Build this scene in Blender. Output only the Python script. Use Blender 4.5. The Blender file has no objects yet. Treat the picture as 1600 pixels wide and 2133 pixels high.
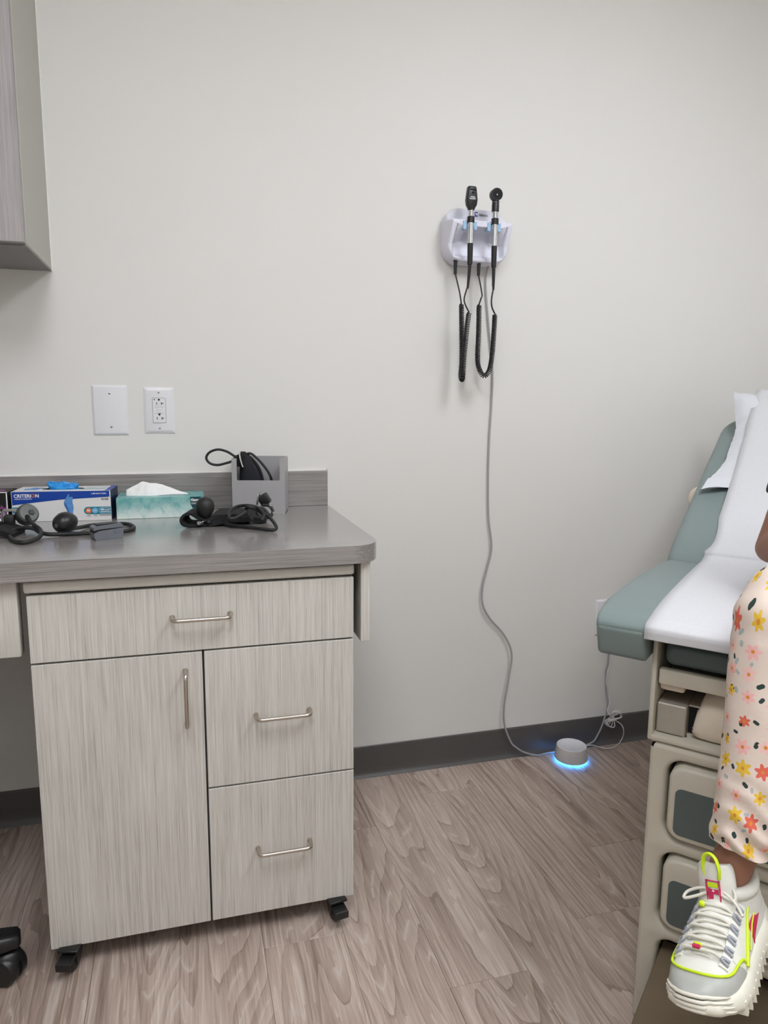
import bpy, bmesh, math, random
from math import sin, cos, pi, sqrt, radians, atan2
from mathutils import Vector, Matrix, noise

scene = bpy.context.scene
COL = scene.collection
random.seed(7)

def lin(c, a=1.0):
    o = []
    for x in c[:3]:
        x /= 255.0
        o.append(x / 12.92 if x <= 0.04045 else ((x + 0.055) / 1.055) ** 2.4)
    return (o[0], o[1], o[2], a)

# ------------------------------------------------------------------ camera
camd = bpy.data.cameras.new('camera')
camd.sensor_fit = 'HORIZONTAL'; camd.sensor_width = 36.0
camd.lens = 1487.2629 * 36.0 / 1600.0
camd.clip_start = 0.02
cam = bpy.data.objects.new('camera', camd); COL.objects.link(cam)
CR = Vector((0.96292, -0.269702, 0.006761)); CU = Vector((0.034722, 0.148745, 0.988266)); CW = Vector((0.267543, 0.951386, -0.152594))
cam.matrix_world = Matrix(((CR.x, CU.x, -CW.x, 0.0), (CR.y, CU.y, -CW.y, -2.0697), (CR.z, CU.z, -CW.z, 1.1857), (0, 0, 0, 1)))
scene.camera = cam

# ------------------------------------------------------------------ world, exposure, lamp power
world = bpy.data.worlds.new('world'); scene.world = world
world.use_nodes = True
world.node_tree.nodes['Background'].inputs[0].default_value = (0.8, 0.82, 0.85, 1)
world.node_tree.nodes['Background'].inputs[1].default_value = 0.05
vs = scene.view_settings
vs.view_transform = 'Standard'; vs.look = 'None'; vs.gamma = 1.0; vs.use_curve_mapping = False
vs.exposure = 0.0
LAMP = 14.8            # emission of the ceiling light diffusers
LAMP_SPOTS = [(1.25, -1.70), (-0.10, -2.15)]
CEIL = 2.72

# ------------------------------------------------------------------ materials
class NT:
    def __init__(s, name):
        s.m = bpy.data.materials.new(name); s.m.use_nodes = True
        s.t = s.m.node_tree; s.b = s.t.nodes['Principled BSDF']
    def n(s, typ, ins=None, **kw):
        x = s.t.nodes.new(typ)
        for k, v in kw.items(): setattr(x, k, v)
        for k, v in (ins or {}).items(): s.set(x.inputs[k], v)
        return x
    def set(s, sock, v):
        if isinstance(v, bpy.types.NodeSocket): s.t.links.new(v, sock)
        else: sock.default_value = v
    def math(s, op, a, b=0.0, c=None, clamp=False):
        x = s.n('ShaderNodeMath', operation=op, use_clamp=clamp)
        s.set(x.inputs[0], a); s.set(x.inputs[1], b)
        if c is not None: s.set(x.inputs[2], c)
        return x.outputs[0]
    def mix(s, f, a, b, blend='MIX'):
        x = s.n('ShaderNodeMix', data_type='RGBA', blend_type=blend)
        s.set(x.inputs[0], f); s.set(x.inputs[6], a); s.set(x.inputs[7], b)
        return x.outputs[2]
    def coord(s, kind='Object'):
        return s.n('ShaderNodeTexCoord').outputs[kind]
    def mapped(s, v, scale=(1, 1, 1), loc=(0, 0, 0)):
        x = s.n('ShaderNodeMapping'); s.set(x.inputs['Vector'], v)
        s.set(x.inputs['Scale'], scale); s.set(x.inputs['Location'], loc)
        return x.outputs[0]
    def noise(s, v, scale=5.0, detail=2.0, rough=0.5, dist=0.0):
        x = s.n('ShaderNodeTexNoise', ins={'Vector': v, 'Scale': scale, 'Detail': detail, 'Roughness': rough, 'Distortion': dist})
        return x.outputs['Fac']
    def ramp(s, f, stops):
        x = s.n('ShaderNodeValToRGB'); s.set(x.inputs[0], f)
        e = x.color_ramp.elements
        while len(e) < len(stops): e.new(0.5)
        for el, (p, c) in zip(e, stops): el.position = p; el.color = c
        return x.outputs[0]
    def bump(s, h, strength=0.2, dist=0.002):
        x = s.n('ShaderNodeBump', ins={'Height': h, 'Strength': strength, 'Distance': dist})
        s.set(s.b.inputs['Normal'], x.outputs[0])
    def out(s, col, rough=0.5, metal=0.0, spec=0.5, **kw):
        s.set(s.b.inputs['Base Color'], col); s.set(s.b.inputs['Roughness'], rough)
        s.set(s.b.inputs['Metallic'], metal); s.set(s.b.inputs['Specular IOR Level'], spec)
        for k, v in kw.items(): s.set(s.b.inputs[k], v)
        return s.m

def plain(name, c, rough=0.5, metal=0.0, spec=0.5, grain=0.03, gscale=60.0, bump=0.0, **kw):
    """A colour with a touch of procedural unevenness."""
    t = NT(name); co = t.coord()
    f = t.noise(co, gscale, 3.0)
    a = lin([max(0, x * (1 - grain)) for x in c]); b = lin([min(255, x * (1 + grain)) for x in c])
    m = t.out(t.mix(f, a, b), rough, metal, spec, **kw)
    if bump: t.bump(f, bump, 0.001)
    return m

def laminate(name, dark, mid, light, along='z', rough=0.45, spec=0.4, coat=0.0):
    """Fine linear strands running along one axis."""
    t = NT(name); co = t.coord()
    sc = {'z': (1, 1, 0.012), 'x': (0.012, 1, 1)}[along]
    a = t.noise(t.mapped(co, [x * 760 for x in sc]), 1.0, 3.0, 0.65)
    b = t.noise(t.mapped(co, [x * 240 for x in sc]), 1.0, 2.0, 0.6)
    c = t.noise(co, 5.0, 2.0)
    f = t.math('ADD', t.math('MULTIPLY', a, 0.62), t.math('MULTIPLY', b, 0.38))
    f = t.math('ADD', f, t.math('MULTIPLY', t.math('SUBTRACT', c, 0.5), 0.10))
    col = t.ramp(f, [(0.30, lin(dark)), (0.47, lin(mid)), (0.66, lin(light))])
    m = t.out(col, rough, 0.0, spec); t.bump(a, 0.06, 0.0004)
    if coat: t.set(t.b.inputs['Coat Weight'], coat); t.set(t.b.inputs['Coat Roughness'], 0.16)
    return m

def emit(name, c, strength):
    t = NT(name); t.set(t.b.inputs['Base Color'], c)
    t.set(t.b.inputs['Emission Color'], c); t.set(t.b.inputs['Emission Strength'], strength)
    return t.m

def wall_paint(name, c):
    t = NT(name); co = t.coord()
    big = t.noise(co, 1.3, 2.0); fine = t.noise(co, 260.0, 3.0, 0.6); mid = t.noise(co, 38.0, 3.0)
    a = lin(c); b = lin([x * 0.985 for x in c])
    m = t.out(t.mix(big, a, b), 0.55, 0.0, 0.35)
    t.bump(t.math('ADD', t.math('MULTIPLY', fine, 0.5), t.math('MULTIPLY', mid, 0.6)), 0.12, 0.0012)
    return m

def plank_wood():
    t = NT('vinyl_oak'); co = t.coord()
    rnd = t.n('ShaderNodeObjectInfo').outputs['Random']
    off = t.n('ShaderNodeCombineXYZ', ins={'X': t.math('MULTIPLY', rnd, 37.0), 'Y': t.math('MULTIPLY', rnd, 91.0), 'Z': t.math('MULTIPLY', rnd, 13.0)}).outputs[0]
    p = t.n('ShaderNodeVectorMath', operation='ADD', ins={0: co, 1: off}).outputs[0]
    wob = t.noise(t.mapped(p, (14, 3.0, 1)), 1.0, 3.0, 0.6)
    body = t.noise(t.mapped(p, (6.0, 0.75, 1)), 1.0, 1.0, 0.4)
    val = t.math('ADD', body, t.math('MULTIPLY', wob, 0.05))
    rings = t.math('FRACT', t.math('MULTIPLY', val, 20.0))
    line = t.math('SUBTRACT', 1.0, t.math('MULTIPLY', t.math('ABSOLUTE', t.math('SUBTRACT', rings, 0.5)), 2.0))
    pale = t.math('POWER', line, 7.0)
    saw = rings
    fib = t.noise(t.mapped(p, (260, 7.0, 1)), 1.0, 4.0, 0.72)
    fib2 = t.noise(t.mapped(p, (62, 2.2, 1)), 1.0, 3.0, 0.6)
    blot = t.noise(t.mapped(p, (9, 1.6, 1)), 1.0, 3.0, 0.55)
    f = t.math('ADD', t.math('MULTIPLY', fib, 0.60), t.math('MULTIPLY', fib2, 0.38))
    f = t.math('ADD', f, t.math('MULTIPLY', t.math('SUBTRACT', blot, 0.5), 0.45))
    f = t.math('ADD', f, t.math('MULTIPLY', t.math('SUBTRACT', saw, 0.5), 0.14))
    f = t.math('ADD', f, t.math('MULTIPLY', t.math('SUBTRACT', rnd, 0.5), 0.06))
    col = t.ramp(f, [(0.20, lin((118, 100, 90))), (0.40, lin((162, 143, 131))), (0.56, lin((186, 168, 155))), (0.76, lin((214, 200, 188)))])
    dark = t.math('MULTIPLY', t.math('LESS_THAN', rings, 0.06), t.math('GREATER_THAN', t.noise(t.mapped(p, (18, 5, 3)), 1.0, 2.0), 0.47))
    col = t.mix(t.math('MULTIPLY', dark, 0.30), col, lin((112, 94, 84)))
    brk = t.math('GREATER_THAN', t.noise(t.mapped(p, (26, 9, 1)), 1.0, 3.0), 0.50)
    col = t.mix(t.math('MULTIPLY', t.math('MULTIPLY', pale, brk), 0.55), col, lin((214, 203, 194)))
    m = t.out(col, t.math('ADD', 0.42, t.math('MULTIPLY', fib, 0.16)), 0.0, 0.4)
    t.bump(t.math('ADD', fib, t.math('MULTIPLY', pale, 0.5)), 0.10, 0.0006)
    return m

def floral():
    t = NT('floral_cotton'); uv = t.coord('UV')
    base = lin((226, 209, 196))
    weave = t.noise(t.mapped(uv, (900, 900, 1)), 1.0, 2.0)
    col = t.mix(t.math('MULTIPLY', weave, 0.5), base, lin((212, 194, 181)))
    def layer(col, scale, shift, stops, R, lobes, rnd=0.62):
        p = t.mapped(uv, (scale, scale, 1), shift)
        v = t.n('ShaderNodeTexVoronoi', voronoi_dimensions='2D', ins={'Vector': p, 'Scale': 1.0, 'Randomness': rnd})
        d = t.n('ShaderNodeVectorMath', operation='SUBTRACT', ins={0: p, 1: v.outputs['Position']}).outputs[0]
        s = t.n('ShaderNodeSeparateXYZ', ins={0: d})
        c = t.n('ShaderNodeSeparateColor', ins={0: v.outputs['Color']})
        ang = t.math('ARCTAN2', s.outputs[1], s.outputs[0])
        r = t.math('SQRT', t.math('ADD', t.math('MULTIPLY', s.outputs[0], s.outputs[0]), t.math('MULTIPLY', s.outputs[1], s.outputs[1])))
        lob = t.math('COSINE', t.math('ADD', t.math('MULTIPLY', ang, lobes), t.math('MULTIPLY', c.outputs[1], 6.0)))
        lim = t.math('MULTIPLY', t.math('ADD', 0.78, t.math('MULTIPLY', lob, 0.22)), t.math('MULTIPLY', R, t.math('ADD', 0.72, t.math('MULTIPLY', c.outputs[2], 0.42))))
        mask = t.math('LESS_THAN', r, lim)
        cr = t.n('ShaderNodeValToRGB'); cr.color_ramp.interpolation = 'CONSTANT'
        e = cr.color_ramp.elements
        while len(e) < len(stops): e.new(0.5)
        for el, (q, cc) in zip(e, stops): el.position = q; el.color = lin(cc)
        t.set(cr.inputs[0], c.outputs[0])
        col = t.mix(mask, col, cr.outputs[0])
        return col, r, mask
    # sprigs of leaves, then blossoms with a dot in the middle
    col, _, _ = layer(col, 44.0, (0.37, 0.71, 0), [(0.0, (52, 66, 62)), (0.45, (226, 209, 196)), (0.75, (170, 178, 174))], 0.22, 2.0, 0.9)
    col, r, m = layer(col, 29.0, (0, 0, 0), [(0.0, (226, 186, 66)), (0.36, (238, 180, 174)), (0.64, (222, 106, 88)), (0.84, (236, 192, 184))], 0.33, 6.0, 0.34)
    dot = t.math('MULTIPLY', t.math('LESS_THAN', r, 0.075), m)
    col = t.mix(dot, col, lin((214, 140, 60)))
    mm = t.out(col, 0.85, 0.0, 0.2)
    fold = t.noise(t.mapped(uv, (12, 40, 1)), 1.0, 3.0)
    t.bump(t.math('ADD', fold, t.math('MULTIPLY', weave, 0.15)), 0.18, 0.004)
    return mm

def bubbles():
    t = NT('bubble_print'); co = t.coord()
    sx = t.n('ShaderNodeSeparateXYZ', ins={0: co})
    flat = t.n('ShaderNodeCombineXYZ', ins={0: t.math('ADD', sx.outputs[0], t.math('MULTIPLY', sx.outputs[1], 0.33)), 1: t.math('ADD', sx.outputs[2], t.math('MULTIPLY', sx.outputs[1], 0.7))}).outputs[0]
    h = t.math('DIVIDE', sx.outputs[2], 0.054)
    col = t.ramp(h, [(0.0, lin((196, 214, 208))), (0.45, lin((132, 184, 182))), (1.0, lin((92, 158, 162)))])
    for sc, sh, op, bot in ((34.0, 0.3, 0.55, (214, 230, 224)), (27.0, 5.1, 0.5, (232, 238, 234)), (42.0, 9.7, 0.5, (222, 232, 228))):
        p = t.mapped(flat, (sc, sc, 1), (sh, sh * 1.7, 0))
        v = t.n('ShaderNodeTexVoronoi', voronoi_dimensions='2D', ins={'Vector': p, 'Scale': 1.0, 'Randomness': 0.9})
        c = t.n('ShaderNodeSeparateColor', ins={0: v.outputs['Color']})
        disc = t.math('LESS_THAN', v.outputs['Distance'], t.math('ADD', 0.30, t.math('MULTIPLY', c.outputs[1], 0.26)))
        top = t.mix(c.outputs[0], lin((72, 150, 152)), lin((150, 200, 190)))
        tone = t.mix(t.math('SUBTRACT', 1.15, t.math('MULTIPLY', h, 1.3), clamp=True), top, lin(bot))
        col = t.mix(t.math('MULTIPLY', disc, op), col, tone)
    return t.out(col, 0.35, 0.0, 0.5)

M = {}
M['wall'] = wall_paint('wall_paint', (226, 224, 219))
M['ceiling'] = plain('ceiling_tile', (232, 231, 227), 0.9, bump=0.3, gscale=120)
M['plank'] = plank_wood()
M['subfloor'] = plain('subfloor', (60, 54, 50), 0.9)
M['rubber_base'] = plain('rubber_base', (84, 81, 79), 0.38, spec=0.5)
M['caulk'] = plain('caulk', (238, 237, 233), 0.5)
M['lam_top'] = laminate('grey_laminate', (104, 99, 96), (136, 131, 128), (158, 153, 149), 'x', 0.27, 0.8, 0.7)
M['lam_front'] = laminate('pale_strand_laminate', (152, 149, 141), (196, 192, 184), (216, 213, 205), 'z', 0.5, 0.35)
M['lam_upper'] = laminate('mauve_grey_laminate', (138, 132, 132), (158, 152, 151), (176, 171, 169), 'z', 0.5, 0.35)
M['cab_side'] = plain('cabinet_melamine', (182, 179, 170), 0.5, grain=0.015)
M['cab_under'] = plain('cabinet_underside', (140, 136, 133), 0.6)
M['cab_body'] = plain('cabinet_carcass', (96, 92, 88), 0.7)
M['cart_top'] = plain('cart_top_edge', (205, 202, 194), 0.45)
M['nickel'] = plain('satin_nickel', (196, 188, 178), 0.28, 1.0, grain=0.04, gscale=300)
M['chrome'] = plain('chrome', (225, 226, 228), 0.10, 1.0)
M['steel'] = plain('brushed_steel', (188, 186, 180), 0.35, 1.0, grain=0.05)
M['housing_grey'] = plain('housing_grey_metal', (170, 164, 152), 0.5, 0.35, grain=0.04)
M['black'] = plain('black_plastic', (26, 26, 27), 0.38)
M['black_soft'] = plain('black_rubber', (28, 28, 29), 0.55, grain=0.1)
M['black_matte'] = plain('black_matte', (10, 10, 11), 0.8)
M['black_cloth'] = plain('black_nylon', (18, 18, 20), 0.85, grain=0.25, gscale=700, bump=0.3)
M['navy_cloth'] = plain('navy_nylon', (20, 21, 28), 0.8, grain=0.25, gscale=500, bump=0.3)
M['white_plate'] = plain('white_nylon_plate', (226, 225, 227), 0.32, grain=0.01)
M['white_plastic'] = plain('white_plastic', (230, 230, 236), 0.35, grain=0.01)
M['device_white'] = plain('device_white', (222, 222, 233), 0.38, grain=0.01)
M['slot'] = plain('slot_black', (14, 13, 13), 0.7)
M['pale_blue'] = plain('pale_blue_plastic', (158, 194, 222), 0.35)
M['cord_grey'] = plain('grey_cord', (166, 164, 164), 0.45)
M['cord_white'] = plain('white_cord', (226, 222, 220), 0.45)
M['taupe'] = plain('taupe_plastic', (206, 200, 197), 0.45)
M['mesh_dark'] = plain('speaker_mesh', (44, 44, 46), 0.5, 0.4, grain=0.5, gscale=1500)
M['blue_light'] = emit('blue_ring_light', (0.03, 0.30, 1.0, 1), 12.0)
M['diffuser'] = emit('light_diffuser', (0.955, 0.985, 1.04, 1), LAMP)
M['lamp_frame'] = plain('lamp_frame', (236, 236, 234), 0.5)
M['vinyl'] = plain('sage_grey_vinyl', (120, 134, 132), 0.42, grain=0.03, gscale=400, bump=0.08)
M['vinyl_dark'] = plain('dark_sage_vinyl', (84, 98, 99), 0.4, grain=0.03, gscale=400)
M['beige'] = plain('warm_beige_shell', (196, 190, 174), 0.35, grain=0.015)
M['beige_dark'] = plain('shadow_beige', (150, 143, 130), 0.5)
M['panel_teal'] = plain('drawer_insert_teal', (82, 92, 90), 0.5)
M['cream'] = plain('cream_plastic', (216, 203, 184), 0.45)
M['step_brown'] = plain('step_tread', (104, 90, 70), 0.75, grain=0.25, gscale=900, bump=0.4)
M['paper'] = plain('exam_paper', (204, 204, 207), 0.8, grain=0.02, gscale=160, bump=0.25)
M['pillow'] = plain('pillow_cover', (208, 209, 214), 0.7, grain=0.01, gscale=30, bump=0.2)
M['carton_white'] = plain('white_carton', (226, 225, 224), 0.4, grain=0.01)
M['carton_inner'] = plain('carton_inside', (20, 24, 34), 0.8)
M['ink_blue'] = plain('ink_blue', (18, 66, 158), 0.35)
M['ink_navy'] = plain('ink_navy', (20, 30, 66), 0.4)
M['ink_teal'] = plain('ink_teal', (22, 128, 154), 0.35)
M['ink_white'] = plain('ink_white', (240, 241, 244), 0.4)
M['ink_orange'] = plain('ink_orange', (222, 120, 66), 0.4)
M['ink_lightblue'] = plain('ink_light_blue', (120, 178, 214), 0.4)
M['ink_mid'] = plain('ink_hand_blue', (88, 144, 204), 0.45, grain=0.12, gscale=90)
M['ink_hand_dark'] = plain('ink_hand_shade', (58, 110, 178), 0.45)
M['ink_grey'] = plain('ink_grey', (120, 120, 124), 0.5)
M['ink_black'] = plain('ink_black', (24, 23, 26), 0.4)
M['ink_purple'] = plain('ink_purple', (122, 62, 112), 0.45, grain=0.3, gscale=120)
M['ink_violet'] = plain('ink_violet', (74, 70, 168), 0.4)
M['ink_darkteal'] = plain('ink_dark_teal', (22, 66, 74), 0.4)
M['nitrile'] = plain('blue_nitrile', (40, 146, 222), 0.42, grain=0.06, gscale=80, bump=0.2)
M['bubble'] = bubbles()
M['tissue'] = plain('tissue', (240, 239, 237), 0.9, grain=0.02, gscale=120, bump=0.2)
M['bin_grey'] = plain('grey_bin_plastic', (164, 162, 163), 0.4, grain=0.01)
M['ox_grey'] = plain('oximeter_grey', (104, 107, 114), 0.45)
M['clear_grey'] = plain('gauge_grey', (74, 77, 74), 0.25)
M['skin'] = plain('skin', (150, 104, 82), 0.5, grain=0.05, gscale=40)
M['hair'] = plain('hair', (24, 18, 16), 0.6, grain=0.4, gscale=300, bump=0.6)
M['shirt'] = plain('dark_green_jersey', (44, 54, 38), 0.85, grain=0.15, gscale=500)
M['floral'] = floral()
M['eye_white'] = plain('eye_white', (235, 232, 228), 0.3)
M['lip'] = plain('lip', (140, 80, 74), 0.5)
M['shoe_white'] = plain('shoe_leather_white', (226, 225, 216), 0.45, grain=0.02, gscale=200)
M['shoe_mesh'] = plain('shoe_mesh_white', (216, 214, 206), 0.75, grain=0.12, gscale=900, bump=0.4)
M['shoe_grey'] = plain('shoe_reflective_grey', (176, 177, 171), 0.4, grain=0.03)
M['shoe_sole'] = plain('shoe_sole_white', (230, 227, 212), 0.5, grain=0.02)
M['lace'] = plain('lace_cotton', (222, 218, 206), 0.85, grain=0.08, gscale=900, bump=0.3)
M['neon'] = plain('neon_yellow', (206, 232, 26), 0.45)
M['pink'] = plain('hot_pink', (206, 40, 92), 0.45)
M['loop_grey'] = plain('lace_loop_grey', (168, 170, 178), 0.5)

# ------------------------------------------------------------------ mesh helpers
class G:
    """Collects verts and faces of one mesh."""
    def __init__(s): s.v = []; s.f = []; s.uv = None
    def add(s, vf, mtx=None, uv=None):
        v, f = vf; o = len(s.v)
        if mtx is not None: v = [tuple(mtx @ Vector(p)) for p in v]
        s.v += [tuple(p) for p in v]; s.f += [tuple(i + o for i in q) for q in f]
        if uv is not None:
            if s.uv is None: s.uv = []
            s.uv += uv
        return s

def g(*parts):
    r = G()
    for p in parts:
        if isinstance(p, G): r.add((p.v, p.f), uv=p.uv)
        else: r.add(p)
    return r

def box(x0, x1, y0, y1, z0, z1):
    v = [(x0, y0, z0), (x1, y0, z0), (x1, y1, z0), (x0, y1, z0), (x0, y0, z1), (x1, y0, z1), (x1, y1, z1), (x0, y1, z1)]
    return v, [(0, 3, 2, 1), (4, 5, 6, 7), (0, 1, 5, 4), (1, 2, 6, 5), (2, 3, 7, 6), (3, 0, 4, 7)]

def rbox(x0, x1, y0, y1, z0, z1, r=0.003, seg=2):
    bm = bmesh.new(); v, f = box(x0, x1, y0, y1, z0, z1)
    bv = [bm.verts.new(p) for p in v]
    for q in f: bm.faces.new([bv[i] for i in q])
    r = min(r, 0.49 * min(x1 - x0, y1 - y0, z1 - z0))
    bmesh.ops.bevel(bm, geom=bm.edges[:], offset=r, segments=seg, profile=0.5, affect='EDGES')
    bm.verts.index_update()
    out = [tuple(q.co) for q in bm.verts], [tuple(q.index for q in fc.verts) for fc in bm.faces]
    bm.free(); return out

def frames(pts, closed=False):
    P = [Vector(p) for p in pts]; n = len(P); T = []
    for i in range(n):
        a = P[(i - 1) % n] if (closed or i > 0) else P[i]
        b = P[(i + 1) % n] if (closed or i < n - 1) else P[i]
        d = b - a
        T.append(d.normalized() if d.length > 1e-9 else Vector((0, 0, 1)))
    up = Vector((0, 0, 1)) if abs(T[0].z) < 0.9 else Vector((1, 0, 0))
    N = (up - T[0] * up.dot(T[0])).normalized(); out = []
    for i in range(n):
        N = N - T[i] * N.dot(T[i])
        if N.length < 1e-6: N = T[i].orthogonal()
        N.normalize(); out.append((P[i], T[i], N, T[i].cross(N)))
    return out

def loft(rings, closed=False, cap=True, wrap=True):
    n = len(rings[0]); v = [tuple(p) for r in rings for p in r]; f = []
    m = len(rings)
    for i in range(m if closed else m - 1):
        a = i * n; b = ((i + 1) % m) * n
        for j in range(n if wrap else n - 1):
            k = (j + 1) % n
            f.append((a + j, a + k, b + k, b + j))
    if cap and not closed and wrap:
        f.append(tuple(range(n - 1, -1, -1))); f.append(tuple((m - 1) * n + j for j in range(n)))
    return v, f

def tube(pts, r, n=8, closed=False, cap=True, flat=1.0):
    fr = frames(pts, closed); rings = []
    for i, (p, t, a, b) in enumerate(fr):
        rr = r[i] if isinstance(r, (list, tuple)) else r
        rings.append([p + a * (rr * flat * cos(2 * pi * k / n)) + b * (rr * sin(2 * pi * k / n)) for k in range(n)])
    return loft(rings, closed, cap)

def cyl(p0, p1, r0, r1=None, n=20):
    return tube([p0, p1], [r0, r0 if r1 is None else r1], n)

def lathe(prof, n=32, c=(0, 0, 0), axis='z'):
    rings = []
    for r, h in prof:
        ring = []
        for k in range(n):
            a = 2 * pi * k / n; x, y = r * cos(a), r * sin(a)
            q = {'z': (x, y, h), 'y': (x, -h, y), 'x': (h, x, y)}[axis]
            ring.append((q[0] + c[0], q[1] + c[1], q[2] + c[2]))
        rings.append(ring)
    return loft(rings)

def ball(c, rx, ry=None, rz=None, n=16, m=10):
    ry = rx if ry is None else ry; rz = rx if rz is None else rz
    rings = []
    for i in range(m + 1):
        a = -pi / 2 + pi * i / m; s = max(cos(a), 1e-3)
        rings.append([(c[0] + rx * s * cos(2 * pi * k / n), c[1] + ry * s * sin(2 * pi * k / n), c[2] + rz * sin(a)) for k in range(n)])
    return loft(rings)

def rrect(w, h, r, n=5, cx=0.0, cy=0.0):
    r = min(r, w / 2 - 1e-5, h / 2 - 1e-5); out = []
    for qx, qy, a0 in ((1, 1, 0), (-1, 1, 90), (-1, -1, 180), (1, -1, 270)):
        for k in range(n + 1):
            a = radians(a0 + 90.0 * k / n)
            out.append((cx + qx * (w / 2 - r) + r * cos(a), cy + qy * (h / 2 - r) + r * sin(a)))
    return out

def prism(poly, a0, a1, plane='xz'):
    """Extrude a 2D outline between two depths along the missing axis."""
    def P(q, d): return {'xz': (q[0], d, q[1]), 'xy': (q[0], q[1], d), 'yz': (d, q[0], q[1])}[plane]
    n = len(poly)
    v = [P(q, a0) for q in poly] + [P(q, a1) for q in poly]
    f = [tuple(range(n)), tuple(range(2 * n - 1, n - 1, -1))] + [(i, n + i, n + (i + 1) % n, (i + 1) % n) for i in range(n)]
    return v, f

def crom(pts, k=6, closed=False):
    P = [Vector(p) for p in pts]; n = len(P); out = []
    for i in range(n if closed else n - 1):
        a = P[(i - 1) % n] if (closed or i > 0) else P[i] * 2 - P[i + 1]
        b = P[i]; c = P[(i + 1) % n]
        d = P[(i + 2) % n] if (closed or i + 2 < n) else c * 2 - b
        for s in range(k):
            t = s / k
            out.append(0.5 * ((2 * b) + (c - a) * t + (2 * a - 5 * b + 4 * c - d) * t * t + (3 * b - a - 3 * c + d) * t ** 3))
    if not closed: out.append(P[-1])
    return out

def interp(tab, x):
    if x <= tab[0][0]: return tab[0][1]
    for (a, p), (b, q) in zip(tab, tab[1:]):
        if x <= b:
            s = (x - a) / (b - a); s = s * s * (3 - 2 * s)
            return p + (q - p) * s
    return tab[-1][1]

BASE = {}
def base_of(o): return BASE[o.name]

def mk(name, geo, mat, parent=None, smooth=35, base=None, frame=None, label=None, cat=None, group=None, kind=None, mods=None):
    """Link one mesh object. Verts are given in the frame of its thing and stored relative to the thing's base."""
    if isinstance(geo, tuple): geo = g(geo)
    b = Vector(base) if base is not None else (base_of(parent) if parent else Vector((0, 0, 0)))
    me = bpy.data.meshes.new(name)
    me.from_pydata([(p[0] - b.x, p[1] - b.y, p[2] - b.z) for p in geo.v], [], geo.f)
    bm = bmesh.new(); bm.from_mesh(me); bmesh.ops.recalc_face_normals(bm, faces=bm.faces); bm.to_mesh(me); bm.free()
    if geo.uv:
        ul = me.uv_layers.new(name='UVMap')
        for lp in me.loops: ul.data[lp.index].uv = geo.uv[lp.vertex_index]
    if smooth:
        me.shade_smooth()
        if smooth < 180: me.set_sharp_from_angle(angle=radians(smooth))
    me.materials.append(M[mat] if isinstance(mat, str) else mat)
    o = bpy.data.objects.new(name, me); COL.objects.link(o)
    if parent: o.parent = parent
    else:
        o.matrix_world = (frame if frame is not None else Matrix()) @ Matrix.Translation(b)
    BASE[o.name] = b
    tag(o, label, cat, group, kind)
    return o

def tag(o, label=None, cat=None, group=None, kind=None):
    if label: o['label'] = label
    if cat: o['category'] = cat
    if group: o['group'] = group
    if kind: o['kind'] = kind
    return o

def thing(name, label, cat, base=(0, 0, 0), frame=None, group=None):
    o = bpy.data.objects.new(name, None); COL.objects.link(o)
    o.empty_display_size = 0.05
    o.matrix_world = (frame if frame is not None else Matrix()) @ Matrix.Translation(Vector(base))
    BASE[o.name] = Vector(base)
    return tag(o, label, cat, group)

def text_geo(s, size, mtx, bold=0.0, width=None, space=1.0, shear=0.0, depth=0.0):
    """Lettering as flat mesh; local x = reading direction, y = up; optional total width to fit."""
    cu = bpy.data.curves.new('lettering', 'FONT'); cu.body = s; cu.size = size
    cu.offset = bold; cu.space_character = space; cu.shear = shear; cu.resolution_u = 3; cu.extrude = depth
    ob = bpy.data.objects.new('lettering', cu); COL.objects.link(ob)
    bpy.context.view_layer.update()
    me = bpy.data.meshes.new_from_object(ob.evaluated_get(bpy.context.evaluated_depsgraph_get()))
    v = [Vector(p.co) for p in me.vertices]; f = [tuple(p.vertices) for p in me.polygons]
    bpy.data.objects.remove(ob); bpy.data.curves.remove(cu); bpy.data.meshes.remove(me)
    if width and v:
        x0 = min(p.x for p in v); x1 = max(p.x for p in v)
        for p in v: p.x = (p.x - x0) * width / (x1 - x0)
    r = G(); r.add(([tuple(p) for p in v], f), mtx); return r

def facing(origin, xdir, ydir):
    x = Vector(xdir).normalized(); y = Vector(ydir).normalized(); z = x.cross(y); o = Vector(origin)
    return Matrix(((x.x, y.x, z.x, o.x), (x.y, y.y, z.y, o.y), (x.z, y.z, z.z, o.z), (0, 0, 0, 1)))

def copy_tree(o, parent=None):
    c = o.copy(); COL.objects.link(c); c.parent = parent; BASE[c.name] = BASE[o.name]
    for ch in list(o.children): copy_tree(ch, c)
    return c

# ------------------------------------------------------------------ the room
X0, X1, Y0 = -1.75, 2.45, -3.00
mk('wall_back', box(X0, X1, 0.0, 0.1, 0, CEIL), 'wall', smooth=0, kind='structure')
mk('wall_left', box(X0 - 0.1, X0, Y0, 0.1, 0, CEIL), 'wall', smooth=0, kind='structure')
mk('wall_right', box(X1, X1 + 0.1, Y0, 0.1, 0, CEIL), 'wall', smooth=0, kind='structure')
mk('wall_front', box(X0 - 0.1, X1 + 0.1, Y0 - 0.1, Y0, 0, CEIL), 'wall', smooth=0, kind='structure')
mk('ceiling', box(X0 - 0.1, X1 + 0.1, Y0 - 0.1, 0.1, CEIL, CEIL + 0.1), 'ceiling', smooth=0, kind='structure')
floor = mk('floor', box(X0 - 0.1, X1 + 0.1, Y0 - 0.1, 0.1, -0.1, -0.004), 'subfloor', smooth=0, kind='structure')

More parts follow.
